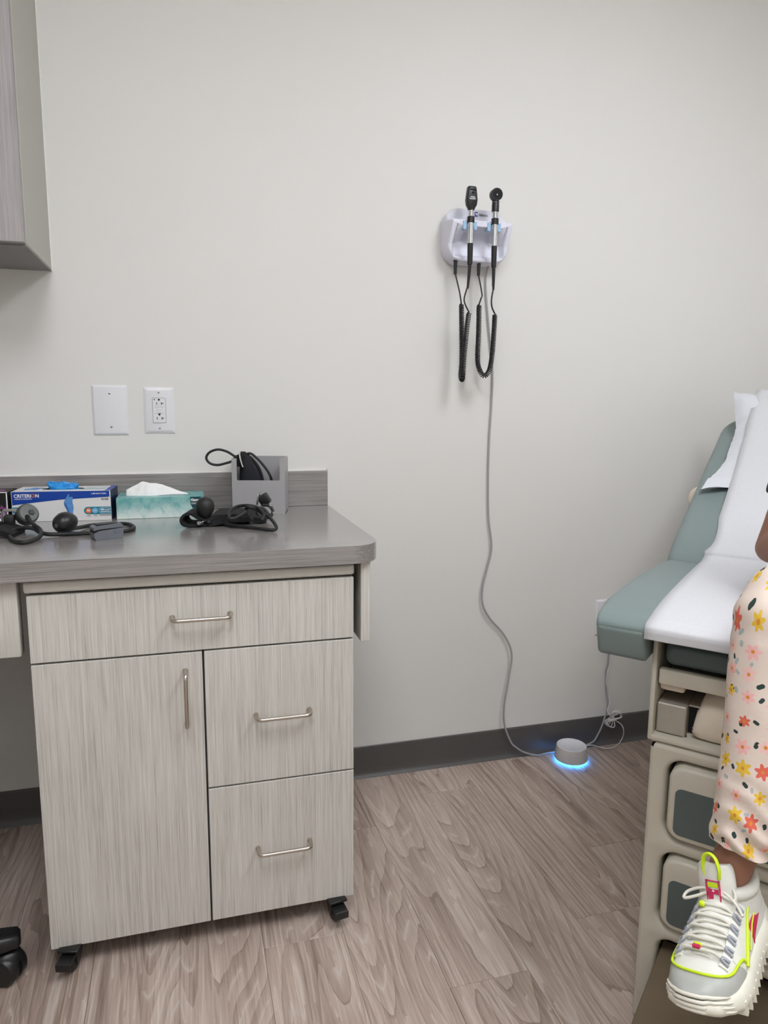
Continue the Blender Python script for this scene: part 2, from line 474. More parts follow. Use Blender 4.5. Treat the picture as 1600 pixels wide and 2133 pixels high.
PW, PL = 0.1775, 1.219
JOINT = {0: -0.8595, 1: -0.151, 2: -0.7508, 3: -0.519, -1: -0.2752, -2: -0.6527}
full_mesh = None
def plank_mesh(w, l):
    e = 0.0003; c = 0.0010
    lo = [(-w / 2 + e, -l / 2 + e), (w / 2 - e, -l / 2 + e), (w / 2 - e, l / 2 - e), (-w / 2 + e, l / 2 - e)]
    hi = [(-w / 2 + e + c, -l / 2 + e + c), (w / 2 - e - c, -l / 2 + e + c), (w / 2 - e - c, l / 2 - e - c), (-w / 2 + e + c, l / 2 - e - c)]
    v = [(x, y, -0.004) for x, y in lo] + [(x, y, -0.0006) for x, y in lo] + [(x, y, 0.0) for x, y in hi]
    f = [(3, 2, 1, 0), (8, 9, 10, 11)] + [(a + i, a + (i + 1) % 4, a + 4 + (i + 1) % 4, a + 4 + i) for a in (0, 4) for i in range(4)]
    me = bpy.data.meshes.new('plank'); me.from_pydata(v, [], f); me.materials.append(M['plank']); return me
k = -13
while 0.4875 + k * PW < X1:
    xa = 0.4875 + k * PW; xb = xa + PW
    ca, cb = max(xa, X0), min(xb, X1)
    if cb - ca > 0.01:
        j = JOINT.get(k, -PL * random.random())
        while j < 0: j += PL
        y = j
        while y > Y0:
            ya, yb = max(y - PL, Y0), min(y, 0.0)
            if yb - ya > 0.01:
                if abs(yb - ya - PL) < 1e-6 and abs(cb - ca - PW) < 1e-6:
                    if full_mesh is None: full_mesh = plank_mesh(PW, PL)
                    me = full_mesh
                else: me = plank_mesh(cb - ca, yb - ya)
                o = bpy.data.objects.new('plank', me); COL.objects.link(o)
                o.parent = floor; o.location = ((ca + cb) / 2, (ya + yb) / 2, 0.0)
            y -= PL
    k += 1

def cove(name, along, a0, a1, side):
    prof = [(0.0, 0.0), (0.017, 0.0), (0.016, 0.002), (0.010, 0.007), (0.006, 0.016), (0.004, 0.03), (0.0035, 0.095), (0.0025, 0.1), (0.0, 0.102)]
    if along == 'x': rings = [[(a, -d, z) for d, z in prof] for a in (a0, a1)]
    else: rings = [[(side[0] + side[1] * d, a, z) for d, z in prof] for a in (a0, a1)]
    mk(name, loft(rings), 'rubber_base', smooth=50, kind='structure')
cove('baseboard_back', 'x', X0, X1, None)
cove('baseboard_left', 'y', Y0, -0.02, (X0, 1))
cove('baseboard_right', 'y', Y0, -0.02, (X1, -1))

# ceiling lights: two flat troffers, the only lamps in the room
for i, (lx, ly) in enumerate(LAMP_SPOTS):
    t = thing('ceiling_light', ['flat white ceiling light panel nearer the exam table', 'flat white ceiling light panel nearer the counter'][i], 'ceiling light', (lx, ly, CEIL), group='ceiling light panels')
    fr = g(box(lx - 0.31, lx + 0.31, ly - 0.62, ly - 0.59, CEIL - 0.02, CEIL), box(lx - 0.31, lx + 0.31, ly + 0.59, ly + 0.62, CEIL - 0.02, CEIL),
           box(lx - 0.31, lx - 0.28, ly - 0.59, ly + 0.59, CEIL - 0.02, CEIL), box(lx + 0.28, lx + 0.31, ly - 0.59, ly + 0.59, CEIL - 0.02, CEIL))
    mk('frame', fr, 'lamp_frame', t, 0)
    mk('diffuser', box(lx - 0.28, lx + 0.28, ly - 0.59, ly + 0.59, CEIL - 0.012, CEIL - 0.002), 'diffuser', t, 0)

# ------------------------------------------------------------------ countertop
H = 0.8835
CX = 0.4044; CYF = -0.6267
ct = thing('countertop', 'long grey wood-grain laminate counter with rounded corner and backsplash', 'countertop', (-0.7, -0.3, 0.6))
R_ = 0.066
XC = X0 + 0.002; YB = -0.0005
outl = [(XC, YB), (XC, CYF), (CX - R_, CYF)] + [(CX - R_ + R_ * sin(a * pi / 20), CYF + R_ - R_ * cos(a * pi / 20)) for a in range(1, 11)] + [(CX, YB)]
mk('worktop', prism(outl, H - 0.0385, H, 'xy'), 'lam_top', ct, 30)
mk('backsplash', rbox(XC, CX, -0.019, YB, H, H + 0.102, 0.0012, 1), 'lam_top', ct, 30)
mk('caulk_line', g(box(XC, CX + 0.002, -0.004, YB, H + 0.102, H + 0.1045), box(CX, CX + 0.0025, -0.004, YB, H - 0.03, H + 0.1045)), 'caulk', ct, 0, label='thin white caulk bead')
mk('side_panel', rbox(0.361, 0.3825, -0.604, -0.005, 0.664, H - 0.0385, 0.001, 1), 'lam_front', ct, 30)
mk('apron_panel', rbox(XC, -0.3165, -0.604, -0.572, 0.691, H - 0.0385, 0.003, 2), 'lam_front', ct, 30)
mk('knee_shade_panel', rbox(-1.12, -1.09, -0.60, -0.02, 0.001, H - 0.0385, 0.001, 1), 'lam_front', ct, 30)  # unseen support panel, set inward to block light from the knee space

# ------------------------------------------------------------------ rolling cabinet
XL, XR, YF = -0.3009, 0.3444, -0.6067
cart = thing('rolling_cabinet', 'pale wood-grain rolling cabinet with one door and three drawers under counter', 'cabinet', (0.02, -0.35, 0.0))
mk('body', rbox(XL + 0.002, XR - 0.002, YF + 0.021, -0.09, 0.0575, 0.8155, 0.001, 1), 'cab_body', cart, 30)
mk('top_slab', rbox(-0.3052, 0.3462, YF - 0.002, -0.085, 0.8165, 0.8395, 0.006, 3), 'cart_top', cart, 40)
def front(name, x0, x1, z0, z1): return mk(name, rbox(x0, x1, YF, YF + 0.019, z0, z1, 0.0009, 1), 'lam_front', cart, 30)
def pull(parent, a, b):
    a = Vector(a); b = Vector(b); o = 0.030
    d = (b - a).normalized(); n = Vector((0, -1, 0)); r = 0.011
    pts = [a, a + n * (o - r)] + [a + n * (o - r) + n * (r * sin(q)) + d * (r * (1 - cos(q))) for q in (0.4, 0.8, 1.2, pi / 2)]
    pts += [b + n * (o - r) + n * (r * sin(q)) - d * (r * (1 - cos(q))) for q in (pi / 2, 1.2, 0.8, 0.4)] + [b + n * (o - r), b]
    geo = g(tube(pts, 0.0042, 12), cyl(a, a + n * 0.003, 0.0058), cyl(b, b + n * 0.003, 0.0058))
    return mk('handle', geo, 'nickel', parent, 50, label='satin nickel bar handle')
dr1 = front('drawer', XL, XR, 0.6765, 0.8115)
door = front('door', XL, 0.0225, 0.0546, 0.6725)
dr2 = front('drawer', 0.0265, XR, 0.3690, 0.6725)
dr3 = front('drawer', 0.0265, XR, 0.0546, 0.3650)
pull(dr1, (-0.0335, YF, 0.7500), (0.0815, YF, 0.7500))
pull(door, (-0.0120, YF, 0.6350), (-0.0120, YF, 0.5200))
pull(dr2, (0.1300, YF, 0.5215), (0.2450, YF, 0.5215))
pull(dr3, (0.1280, YF, 0.2110), (0.2430, YF, 0.2110))
def caster(parent, x, y, ang, brake):
    m = Matrix.Translation((x, y, 0)) @ Matrix.Rotation(ang, 4, 'Z')
    hood = G()
    hood.add(rbox(-0.021, 0.021, -0.024, 0.024, 0.052, 0.0572, 0.001, 1), m)
    hood.add(cyl((0, 0.0, 0.044), (0, 0.0, 0.053), 0.013), m)
    for s in (-1, 1):
        hood.add(prism([(-0.014, 0.047), (0.016, 0.047), (0.006, 0.018), (-0.012, 0.018)], s * 0.0135 - 0.0012, s * 0.0135 + 0.0012, 'yz'), m)
    c = mk('caster', hood, 'black', parent, 40)
    w = G(); w.add(lathe([(0.004, -0.010), (0.020, -0.010), (0.0235, -0.006), (0.0245, 0.0), (0.0235, 0.006), (0.020, 0.010), (0.004, 0.010)], 24, (0, -0.004, 0.0248), 'x'), m)
    mk('wheel', w, 'black_soft', c, 40)
    if brake:
        b = G(); b.add(rbox(-0.016, 0.016, -0.046, -0.012, 0.040, 0.046, 0.002, 1), m)
        b.add(box(-0.015, 0.015, -0.0475, -0.045, 0.030, 0.045), m)
        mk('brake_lever', b, 'black', c, 30)
caster(cart, -0.262, -0.600, -0.25, True)
caster(cart, 0.302, -0.600, 0.15, True)
caster(cart, -0.255, -0.14, 2.4, False)
caster(cart, 0.30, -0.14, 2.7, False)

# ------------------------------------------------------------------ wall cabinet
uc = thing('wall_cabinet', 'mauve-grey wood-grain wall cabinet hanging above the counter', 'cabinet', (-0.9, -0.16, 1.512))
UX = -0.31
mk('carcass', g(rbox(-1.60, UX, -0.309, -0.001, 1.516, 2.42, 0.001, 1)), 'cab_side', uc, 30)
mk('bottom_panel', rbox(-1.60, UX - 0.0005, -0.309, -0.001, 1.5115, 1.516, 0.0005, 1), 'cab_under', uc, 30)
for a, b in ((-0.745, UX - 0.001), (-1.18, -0.748), (-1.60, -1.183)):
    d = mk('door', rbox(a, b, -0.332, -0.3125, 1.516, 2.42, 0.001, 1), 'lam_upper', uc, 30)
mk('caulk_line', box(UX, UX + 0.0025, -0.003, 0.0, 1.5115, 2.42), 'caulk', uc, 0, label='thin white caulk bead')

# ------------------------------------------------------------------ stool whose caster peeks in
st = thing('rolling_stool', 'black rolling stool beside the cabinet, only one caster in view', 'stool', (-0.68, -0.66, 0.0))
SC = Vector((-0.68, -0.66, 0.0))
mk('seat', lathe([(0.0, 0.45), (0.17, 0.45), (0.185, 0.47), (0.185, 0.50), (0.165, 0.52), (0.0, 0.525)], 32, SC), 'black_soft', st, 40)
mk('column', lathe([(0.028, 0.08), (0.028, 0.28), (0.018, 0.28), (0.018, 0.45)], 20, SC), 'black', st, 40)
a0 = atan2(-0.598 + 0.66, -0.375 + 0.68)
for i in range(5):
    a = a0 + i * 2 * pi / 5
    m = Matrix.Translation(SC) @ Matrix.Rotation(a, 4, 'Z')
    L = G(); L.add(loft([[(x, y * w, z * h + zc) for y, z in rrect(1, 1, 0.3, 3)] for x, w, h, zc in ((0.0, 0.06, 0.05, 0.105), (0.15, 0.052, 0.042, 0.098), (0.295, 0.05, 0.036, 0.092), (0.322, 0.044, 0.030, 0.090), (0.328, 0.03, 0.018, 0.090))]), m)
    leg = mk('leg', L, 'black', st, 50)
    c = G()
    c.add(lathe([(0.004, -0.024), (0.028, -0.024), (0.032, -0.019), (0.032, -0.005), (0.026, -0.004), (0.026, 0.004), (0.032, 0.005), (0.032, 0.019), (0.028, 0.024), (0.004, 0.024)], 28, (0, 0, 0), 'x'), m @ Matrix.Translation((0.300, 0, 0.0325)) @ Matrix.Rotation(0.9, 4, 'Z'))
    c.add(ball((0.300, 0, 0.052), 0.030, 0.026, 0.022), m)
    mk('caster', c, 'black', leg, 50)

# ------------------------------------------------------------------ wall plates
def screw(parent, x, y, z, r=0.0032, tilt=0.4):
    geo = g(lathe([(0.0, 0.0), (r, 0.0), (r * 0.9, 0.001), (r * 0.4, 0.0016), (0.0, 0.0017)], 16, (x, y, z), 'y'))
    s = mk('screw', geo, 'steel', parent, 40)
    d = Vector((cos(tilt), 0, sin(tilt))) * r * 0.8; n = Vector((-sin(tilt), 0, cos(tilt))) * 0.0004
    c = Vector((x, y - 0.0018, z))
    mk('slot', ([tuple(c - d - n), tuple(c + d - n), tuple(c + d + n), tuple(c - d + n)], [(0, 1, 2, 3)]), 'slot', s, 0)
def plate_geo(cx, cz, w, h, d=0.0055, e=0.0085):
    def ring(w, h, y, r=0.002): return [(cx + p, y, cz + q) for p, q in rrect(w, h, r, 3)]
    return loft([ring(w, h, 0.0), ring(w, h, -0.0016), ring(w - e, h - e, -d), ring(w - e - 0.003, h - e - 0.003, -d - 0.0004)])
BX, BZ = -0.1856, 1.1584
p = thing('blank_wall_plate', 'wide blank white wall plate with two screws above the counter', 'wall plate', (BX, 0, BZ))
mk('plate', plate_geo(BX, BZ, 0.089, 0.133), 'white_plate', p, 25)
screw(p, BX, -0.0058, BZ + 0.0445, tilt=0.7); screw(p, BX + 0.001, -0.0058, BZ - 0.0445, tilt=0.8)
OX, OZ = -0.0597, 1.1583
p = thing('gfci_outlet', 'white double power outlet with test buttons beside blank plate', 'outlet', (OX, 0, OZ))
mk('plate', plate_geo(OX, OZ, 0.0794, 0.124, 0.0055, 0.013), 'white_plate', p, 25)
screw(p, OX, -0.0058, OZ + 0.0485, tilt=1.3); screw(p, OX, -0.0058, OZ - 0.0485, tilt=1.35)
fc = mk('receptacle', prism(rrect(0.0335, 0.0665, 0.003, 4, OX, OZ), -0.0078, -0.004), 'white_plate', p, 30)
gap = g(*[prism(rrect(0.0352, 0.0682, 0.0035, 4, OX, OZ), -0.00625, -0.0045)])
mk('gap_line', gap, 'ink_grey', p, 0)
yf = -0.0081
for s in (1, -1):
    zc = OZ + (0.0185 if s > 0 else -0.0215)
    def slot(x0, x1, z0, z1): return mk('slot', box(OX + x0, OX + x1, yf, -0.007, zc + z0, zc + z1), 'slot', fc, 0)
    slot(-0.0070, -0.0054, -0.0038, 0.0034); slot(0.0052, 0.0068, -0.0042, 0.0038); slot(0.0068, 0.0118, -0.0006, 0.0012)
    mk('ground_slot', prism([(OX - 0.0026 + 0.0, zc + 0.0125)] + [(OX + 0.0026 * cos(q), zc + 0.0105 - 0.0032 * sin(q)) for q in [pi - pi * i / 8 for i in range(9)]] + [(OX + 0.0026, zc + 0.0125)], yf, -0.007), 'slot', fc, 0)
mk('indicator', lathe([(0, 0), (0.0021, 0), (0.0021, 0.0006), (0, 0.0006)], 16, (OX - 0.0118, -0.0076, OZ + 0.0292), 'y'), 'ink_grey', fc, 30)
for (x0, x1, z0, z1) in ((-0.0055, 0.0070, 0.0012, 0.0078), (-0.0055, 0.0070, -0.0078, -0.0006)):
    mk('button', rbox(OX + x0, OX + x1, -0.0092, -0.007, OZ + z0, OZ + z1, 0.0006, 1), 'white_plate', fc, 30)
mk('button_groove', g(box(OX - 0.0130, OX + 0.0130, -0.00795, -0.007, OZ + 0.0084, OZ + 0.0089), box(OX - 0.0130, OX + 0.0130, -0.00795, -0.007, OZ - 0.0089, OZ - 0.0084)), 'ink_grey', fc, 0)
RX, RZ = 1.3720, 0.4626
p = thing('wall_outlet', 'white wall outlet mostly hidden behind the exam table cushion', 'outlet', (RX, 0, RZ))
mk('plate', plate_geo(RX, RZ, 0.0794, 0.124), 'white_plate', p, 25)
mk('receptacle', prism(rrect(0.0335, 0.0665, 0.003, 4, RX, RZ), -0.0078, -0.004), 'white_plate', p, 30)
mk('plug', rbox(RX - 0.014, RX + 0.014, -0.036, -0.008, RZ - 0.03, RZ - 0.004, 0.004, 2), 'cord_grey', p, 40)

# ------------------------------------------------------------------ wall diagnostic station
DX, DZ = 0.846, 1.664            # centre of the body
DW, DH = 0.200, 0.158
ds = thing('diagnostic_station', 'white wall-mounted holder for two medical hand instruments', 'medical device', (DX, 0, DZ))
def sst(a, b, x):
    x = max(0.0, min(1.0, (x - a) / (b - a))); return x * x * (3 - 2 * x)
def bodydepth(xl, zl):
    d = 0.056
    bar = sst(0.565, 0.61, zl) * (1 - sst(0.70, 0.77, zl))
    lean = sst(0.30, 0.62, zl) * (1 - sst(0.62, 0.64, zl))
    d += 0.030 * bar * (1 - 0.25 * sst(0.9, 1.0, -xl)) + 0.014 * lean * sst(0.72, 0.86, abs(xl))
    rec = sst(0.09, 0.16, zl) * (1 - sst(0.56, 0.60, zl)) * (1 - sst(0.72, 0.82, abs(xl)))
    d -= 0.016 * rec + 0.012 * rec * sst(0.12, 0.50, zl)
    lab = sst(0.73, 0.78, zl) * (1 - sst(0.80, 0.95, -xl - 0.02)) * (1 - sst(0.90, 1.02, xl))
    d -= 0.022 * lab
    return d
NA, NR = 144, 56
outline = rrect(DW, DH, 0.050, NA // 4 - 1)
rings = []
rings.append([(DX + p * 0.985, 0.0, DZ + q * 0.985) for p, q in outline])
rings.append([(DX + p * 1.0, -0.012, DZ + q * 1.0) for p, q in outline])
for i in range(NR):
    s = 1.0 - i / NR
    ring = []
    for p, q in outline:
        x, z = p * s, q * s
        d = bodydepth(x / (DW / 2), z / DH + 0.5)
        e = max(0.0, (s - 0.90) / 0.10)
        d = 0.02 + (d - 0.02) * sqrt(max(0.0, 1 - e * e))
        ring.append((DX + x, -d, DZ + z))
    rings.append(ring)
v, f = loft(rings)
mk('body', (v, f), 'device_white', ds, 60)
for cx in (0.8055, 0.8795):
    for s in (-1, 1):
        w = prism([(cx + s * 0.009, 1.690), (cx + s * 0.0205, 1.694), (cx + s * 0.0205, 1.672), (cx + s * 0.013, 1.670)], -0.0885, -0.066)
        mk('cradle_insert', w, 'pale_blue', ds, 30, label='pale blue cradle insert')
mk('logo_square', rbox(0.8405, 0.8495, -0.0366, -0.030, 1.7205, 1.7330, 0.0003, 1), 'ink_violet', ds, 0, label='small violet logo square')
mk('logo_mark', text_geo('w', 0.012, facing((0.8413, -0.0372, 1.7240), (1, 0, 0), (0, 0, 1)), 0.0004), 'ink_white', ds, 0)
mk('lettering', text_geo('Hillrom.', 0.0088, facing((0.8525, -0.0370, 1.7225), (1, 0, 0), (0, 0, 1)), 0.0002), 'ink_black', ds, 0)
screw(ds, 0.843, -0.0375, 1.612, 0.0034, 0.5)
for px in (0.7800, 0.8530):
    mk('cord_plug', g(lathe([(0.0, 0.0), (0.0066, 0.0), (0.0066, -0.004), (0.0056, -0.005), (0.0046, -0.040), (0.0, -0.041)], 18, (px, -0.045, 1.5935))), 'black', ds, 40)

def instrument(name, label, cx, ztop, kind, low):
    """Handle stands in the cradle; its coiled cord is a part."""
    cy = -0.092
    t = thing(name, label, 'medical tool', (cx, cy, ztop))
    zr = 1.692                                   # black grip ring that sits on the cradle
    def la(prof): return lathe([(r, z) for r, z in prof], 24, (cx, cy, 0))
    mk('grip', la([(0.0, low), (0.0070, low), (0.0074, low + 0.004), (0.0082, low + 0.058), (0.0, low + 0.058)]), 'black', t, 40)
    mk('handle', la([(0.0, low + 0.058), (0.0082, low + 0.058), (0.0082, zr - 0.004), (0.0, zr - 0.004)]), 'chrome', t, 40)
    mk('collar', la([(0.0, zr - 0.004), (0.0105, zr - 0.004), (0.0105, zr + 0.0115), (0.0095, zr + 0.0125), (0.0, zr + 0.0125)]), 'black', t, 40)
    zn = zr + 0.0125
    mk('neck', la([(0.0, zn), (0.0082, zn), (0.0082, zn + 0.009), (0.0074, zn + 0.0095), (0.0074, zn + 0.012), (0.0082, zn + 0.0125), (0.0082, zn + 0.018), (0.0, zn + 0.018)]), 'chrome', t, 40)
    zh = zn + 0.018
    if kind == 'scope':
        # tapered slab head with bevelled edges
        sec = [(zh - 0.002, 0.016, 0.016), (zh + 0.004, 0.020, 0.017), (zh + 0.012, 0.029, 0.020), (zh + 0.026, 0.0325, 0.022), (zh + 0.044, 0.0285, 0.021), (zh + 0.058, 0.0255, 0.020), (zh + 0.0615, 0.0225, 0.016)]
        hd = mk('head', loft([[(cx + p, cy + q, z) for p, q in rrect(w, d, 0.005, 3)] for z, w, d in sec]), 'black', t, 30)
        yf = cy - 0.0118
        mk('brow_slot', rbox(cx - 0.008, cx + 0.0105, yf, cy, zh + 0.0500, zh + 0.0535, 0.001, 1), 'black_matte', hd, 30)
        mk('lens', lathe([(0.0, 0.0), (0.0034, 0.0), (0.0030, 0.0012), (0.0, 0.0006)], 18, (cx + 0.0005, yf + 0.0008, zh + 0.0440), 'y'), 'black_matte', hd, 40)
        mk('lettering', g(text_geo('WelchAllyn', 0.0048, facing((cx - 0.007, yf - 0.0004, zh + 0.0305), (1, 0, 0), (0, 0, 1)), 0.0001, 0.0135),
                          box(cx - 0.010, cx + 0.009, yf - 0.0004, yf + 0.002, zh + 0.0278, zh + 0.0288), box(cx - 0.009, cx + 0.007, yf - 0.0004, yf + 0.002, zh + 0.0255, zh + 0.0263)), 'ink_white', hd, 0)
        mk('dial', lathe([(0.0, 0), (0.0015, 0), (0.0012, 0.001), (0.0, 0.001)], 12, (cx + 0.001, yf + 0.001, zh + 0.016), 'y'), 'black_matte', hd, 40)
    else:
        hd = mk('head', g(la([(0.0, zh), (0.0105, zh), (0.0105, zh + 0.020), (0.0098, zh + 0.022), (0.0098, zh + 0.030), (0.0, zh + 0.030)])), 'black', t, 40)
        zc = zh + 0.0455
        mk('lens_ring', lathe([(0.004, 0.012), (0.0165, 0.012), (0.0172, 0.010), (0.0172, -0.006), (0.0150, -0.010), (0.006, -0.024), (0.0, -0.024)], 32, (cx, cy, zc), 'y'), 'black', hd, 40)
        mk('lens', lathe([(0.0, 0.0125), (0.0142, 0.0122), (0.0142, 0.011), (0.0, 0.011)], 32, (cx, cy, zc), 'y'), 'black_matte', hd, 40)
        mk('bulb', ball((cx - 0.001, cy - 0.0128, zc - 0.002), 0.0016, 0.0008, 0.0022), 'chrome', hd, 60)
        mk('marking', g(box(cx - 0.0086, cx - 0.0062, cy - 0.0112, cy - 0.007, zh + 0.0235, zh + 0.0255), box(cx - 0.0035, cx - 0.0010, cy - 0.0112, cy - 0.007, zh + 0.0230, zh + 0.0262), box(cx + 0.0048, cx + 0.0085, cy - 0.0112, cy - 0.007, zh + 0.0240, zh + 0.0255)), 'ink_grey', hd, 0)
    return t

def coil_cord(parent, lead_in, mid, lead_out, turns, R=0.0062, w=0.0019):
    """Plain lead, tight helix hanging in a U, plain lead."""
    c = crom(mid, 24); d = [0.0]
    for a, b in zip(c, c[1:]): d.append(d[-1] + (b - a).length)
    fr = frames(c); n = turns * 11; pts = []
    for i in range(n + 1):
        s = d[-1] * i / n; j = 0
        while j < len(d) - 2 and d[j + 1] < s: j += 1
        u = (s - d[j]) / max(1e-9, d[j + 1] - d[j])
        P = fr[j][0].lerp(fr[j + 1][0], u); A = fr[j][2].lerp(fr[j + 1][2], u).normalized(); B = fr[j][3].lerp(fr[j + 1][3], u).normalized()
        q = 2 * pi * turns * i / n
        rq = R * min(1.0, i / 9.0, (n - i) / 9.0)
        pts.append(P + A * (rq * cos(q)) + B * (rq * sin(q)))
    geo = g(tube(crom(list(lead_in) + [pts[0]], 8), 0.0023, 8), tube(pts, w, 6), tube(crom([pts[-1]] + list(lead_out), 8), 0.0023, 8))
    return mk('coiled_cord', geo, 'black', parent, 60)

op = instrument('ophthalmoscope', 'black slab-headed instrument with chrome neck standing in left cradle', 0.8055, 1.7886, 'scope', 1.574)
relief = lambda x, dx: tube([(x, -0.092, 1.576), (x + dx * 0.3, -0.092, 1.55), (x + dx, -0.09, 1.508)], [0.0052, 0.0046, 0.0030], 14)
mk('strain_relief', relief(0.8055, -0.004), 'black_soft', op, 40)
ot = instrument('otoscope', 'black round-headed instrument with chrome neck standing in right cradle', 0.8795, 1.7886, 'oto', 1.571)
mk('strain_relief', g(relief(0.8795, 0.002), *[lathe([(0.0046, z - 0.001), (0.0056 - (1.565 - z) * 0.03, z), (0.0046, z + 0.001)], 12, (0.8800, -0.0915, 0)) for z in [1.565 - 0.0045 * i for i in range(11)]]), 'black_soft', ot, 40)
yc = -0.075
coil_cord(op, [(0.7800, -0.045, 1.556), (0.7884,-0.0550,1.5114), (0.7891,-0.0660,1.4884)], [(0.7890,-0.0750,1.4684), (0.7936,-0.0720,1.3904), (0.7964,-0.0700,1.3082), (0.7945,-0.0700,1.2666), ((0.7946,-0.0780,1.2525)), (0.7935,-0.0880,1.2605), (0.7945,-0.0900,1.3071), (0.8013,-0.0900,1.3890), (0.8073,-0.0900,1.4431)], [(0.7964,-0.0900,1.4615), (0.7913,-0.0905,1.4799), (0.8010, -0.0905, 1.514)], 84)
coil_cord(ot, [(0.8530, -0.045, 1.556), (0.8611,-0.0550,1.5012), (0.8521,-0.0700,1.4852)], [(0.8431,-0.0780,1.4676), (0.8451,-0.0750,1.3917), (0.8442,-0.0750,1.3160), (0.8493,-0.0760,1.2841), (0.8644,-0.0780,1.2633), (0.8800,-0.0800,1.2789), (0.8869,-0.0820,1.3235), (0.8894,-0.0850,1.3923), (0.8895,-0.0880,1.4411)], [(0.8789,-0.0900,1.4595), (0.8764,-0.0905,1.4809), (0.8815, -0.0905, 1.514)], 88)

# ------------------------------------------------------------------ grey power cord from the station to the outlet behind the table
cordp = [(0.893, -0.03, 1.592), (0.893, -0.012, 1.57), (0.8940,-0.0060,1.5262), (0.9069,-0.0060,1.4141), (0.9238,-0.0060,1.2855), (0.9239,-0.0060,1.1833), (0.9196,-0.0060,1.0648), (0.9197,-0.0070,0.9445), (0.9247,-0.0080,0.8221), (0.9367,-0.0100,0.7287), (0.9214,-0.0120,0.6594), (0.9084,-0.0120,0.5970), (0.9117,-0.0120,0.5411), (0.9401,-0.0120,0.4909), (0.9896,-0.0120,0.4349), (1.0176,-0.0160,0.3682), (1.0063,-0.0180,0.2738), (0.9954,-0.0180,0.1913), (0.9995,-0.0180,0.1231), (1.0236,-0.0200,0.0613), (1.0400,-0.0240,0.0423), (1.0718,-0.0260,0.0201), (1.120, -0.027, 0.0036), (1.160, -0.0225, 0.0036), (1.22, -0.0205, 0.0036), (1.275, -0.0215, 0.006), (1.3342,-0.0220,0.0206), (1.3535,-0.0220,0.0448), (1.3714,-0.0180,0.0744), (1.3864,-0.0120,0.1090), (1.3959,-0.0080,0.1504), (1.3888,-0.0060,0.1945), (1.3825,-0.0060,0.2652), (1.386, -0.010, 0.30), (1.376, -0.025, 0.40), (1.3696, -0.034, 0.435)]
mk('power_cord', tube(crom(cordp, 8), 0.0030, 10), 'cord_grey', base=cordp[21], smooth=60, label='long grey power cord hanging from wall station down to the floor', cat='cord')

# ------------------------------------------------------------------ white noise machine
NX, NY = 1.219, -0.078
nm = thing('noise_machine', 'small round white sound machine with blue glowing ring on floor', 'sound machine', (NX, NY, 0.0))
mk('housing', lathe([(0.0, 0.008), (0.0545, 0.008), (0.0550, 0.010), (0.0495, 0.050), (0.0485, 0.0525), (0.0470, 0.0525), (0.0462, 0.0500), (0.0445, 0.0450), (0.0, 0.0450)], 56, (NX, NY, 0)), 'taupe', nm, 40)
mk('rim', lathe([(0.0475, 0.0515), (0.0488, 0.0522), (0.0478, 0.0532), (0.0466, 0.0522)], 56, (NX, NY, 0)), 'white_plastic', nm, 60)
mk('grille', lathe([(0.0, 0.0455), (0.0448, 0.0455), (0.0448, 0.0465), (0.0, 0.0465)], 48, (NX, NY, 0)), 'mesh_dark', nm, 40)
ctl = mk('control_disc', lathe([(0.0, 0.046), (0.0365, 0.046), (0.0365, 0.0495), (0.0355, 0.0505), (0.0, 0.0505)], 48, (NX, NY, 0)), 'white_plastic', nm, 40)
for i in range(8):
    a = i * pi / 4 + 0.25; c = (NX + 0.027 * cos(a), NY + 0.027 * sin(a))
    geo = g()
    for q in (-1, 1):
        geo.add(tube([(c[0] + q * 0.0042 * cos(b), c[1] + 0.0042 * sin(b), 0.0507) for b in [-0.7 + 0.35 * j for j in range(5)]], 0.00035, 5))
    geo.add(lathe([(0, 0.0505), (0.0013, 0.0505), (0.0013, 0.0509), (0, 0.0509)], 8, (c[0], c[1], 0)))
    mk('button_mark', geo, 'ink_grey', ctl, 0)
mk('logo_mark', g(box(NX - 0.010, NX + 0.008, NY - 0.0008, NY + 0.0008, 0.0504, 0.0507)), 'ink_grey', ctl, 0)
mk('light_ring', lathe([(0.0, 0.001), (0.0515, 0.001), (0.0535, 0.003), (0.0535, 0.008), (0.0, 0.008)], 56, (NX, NY, 0)), 'blue_light', nm, 40, label='glowing blue light ring')
wc = [(NX + 0.050, NY + 0.012, 0.034), (1.3087,-0.0563,0.0300), (1.3472,-0.0442,0.0120), (1.3796,-0.0474,0.0040), (1.4188,-0.0397,0.0040), (1.4583,-0.0166,0.0200), (1.4365,-0.0500,0.0671), (1.4341,-0.0350,0.0817), (1.4131,-0.0280,0.0952), (1.3896,-0.0280,0.1051)]
for i in range(27):                                  # tied bundle: bow-shaped turns
    a = i * 2 * pi / 8.0; tl = 0.75 + 0.22 * ((i // 8) - 1); s_ = 0.034 * cos(a) * (1 - 0.06 * (i // 8)); q_ = (0.013 + 0.003 * (i // 8)) * sin(2 * a)
    wc.append((1.405 + s_ * cos(tl) - q_ * sin(tl), -0.030 - 0.0045 * (i // 8) + 0.003 * sin(a), 0.104 + s_ * sin(tl) + q_ * cos(tl)))
wc += [(1.3856,-0.0260,0.1294), (1.4011,-0.0140,0.1577), (1.3943,-0.0120,0.1963), (1.3828,-0.0120,0.2291), (1.3861,-0.0120,0.2671), (1.3940,-0.0120,0.2924), (1.396, -0.014, 0.33), (1.386, -0.02, 0.42), (1.374, -0.034, 0.448)]
mk('adapter_cord', tube(crom(wc, 7), 0.0017, 8), 'cord_white', base=wc[4], smooth=60, label='thin white cord tied in a loose bundle beside the baseboard', cat='cord')

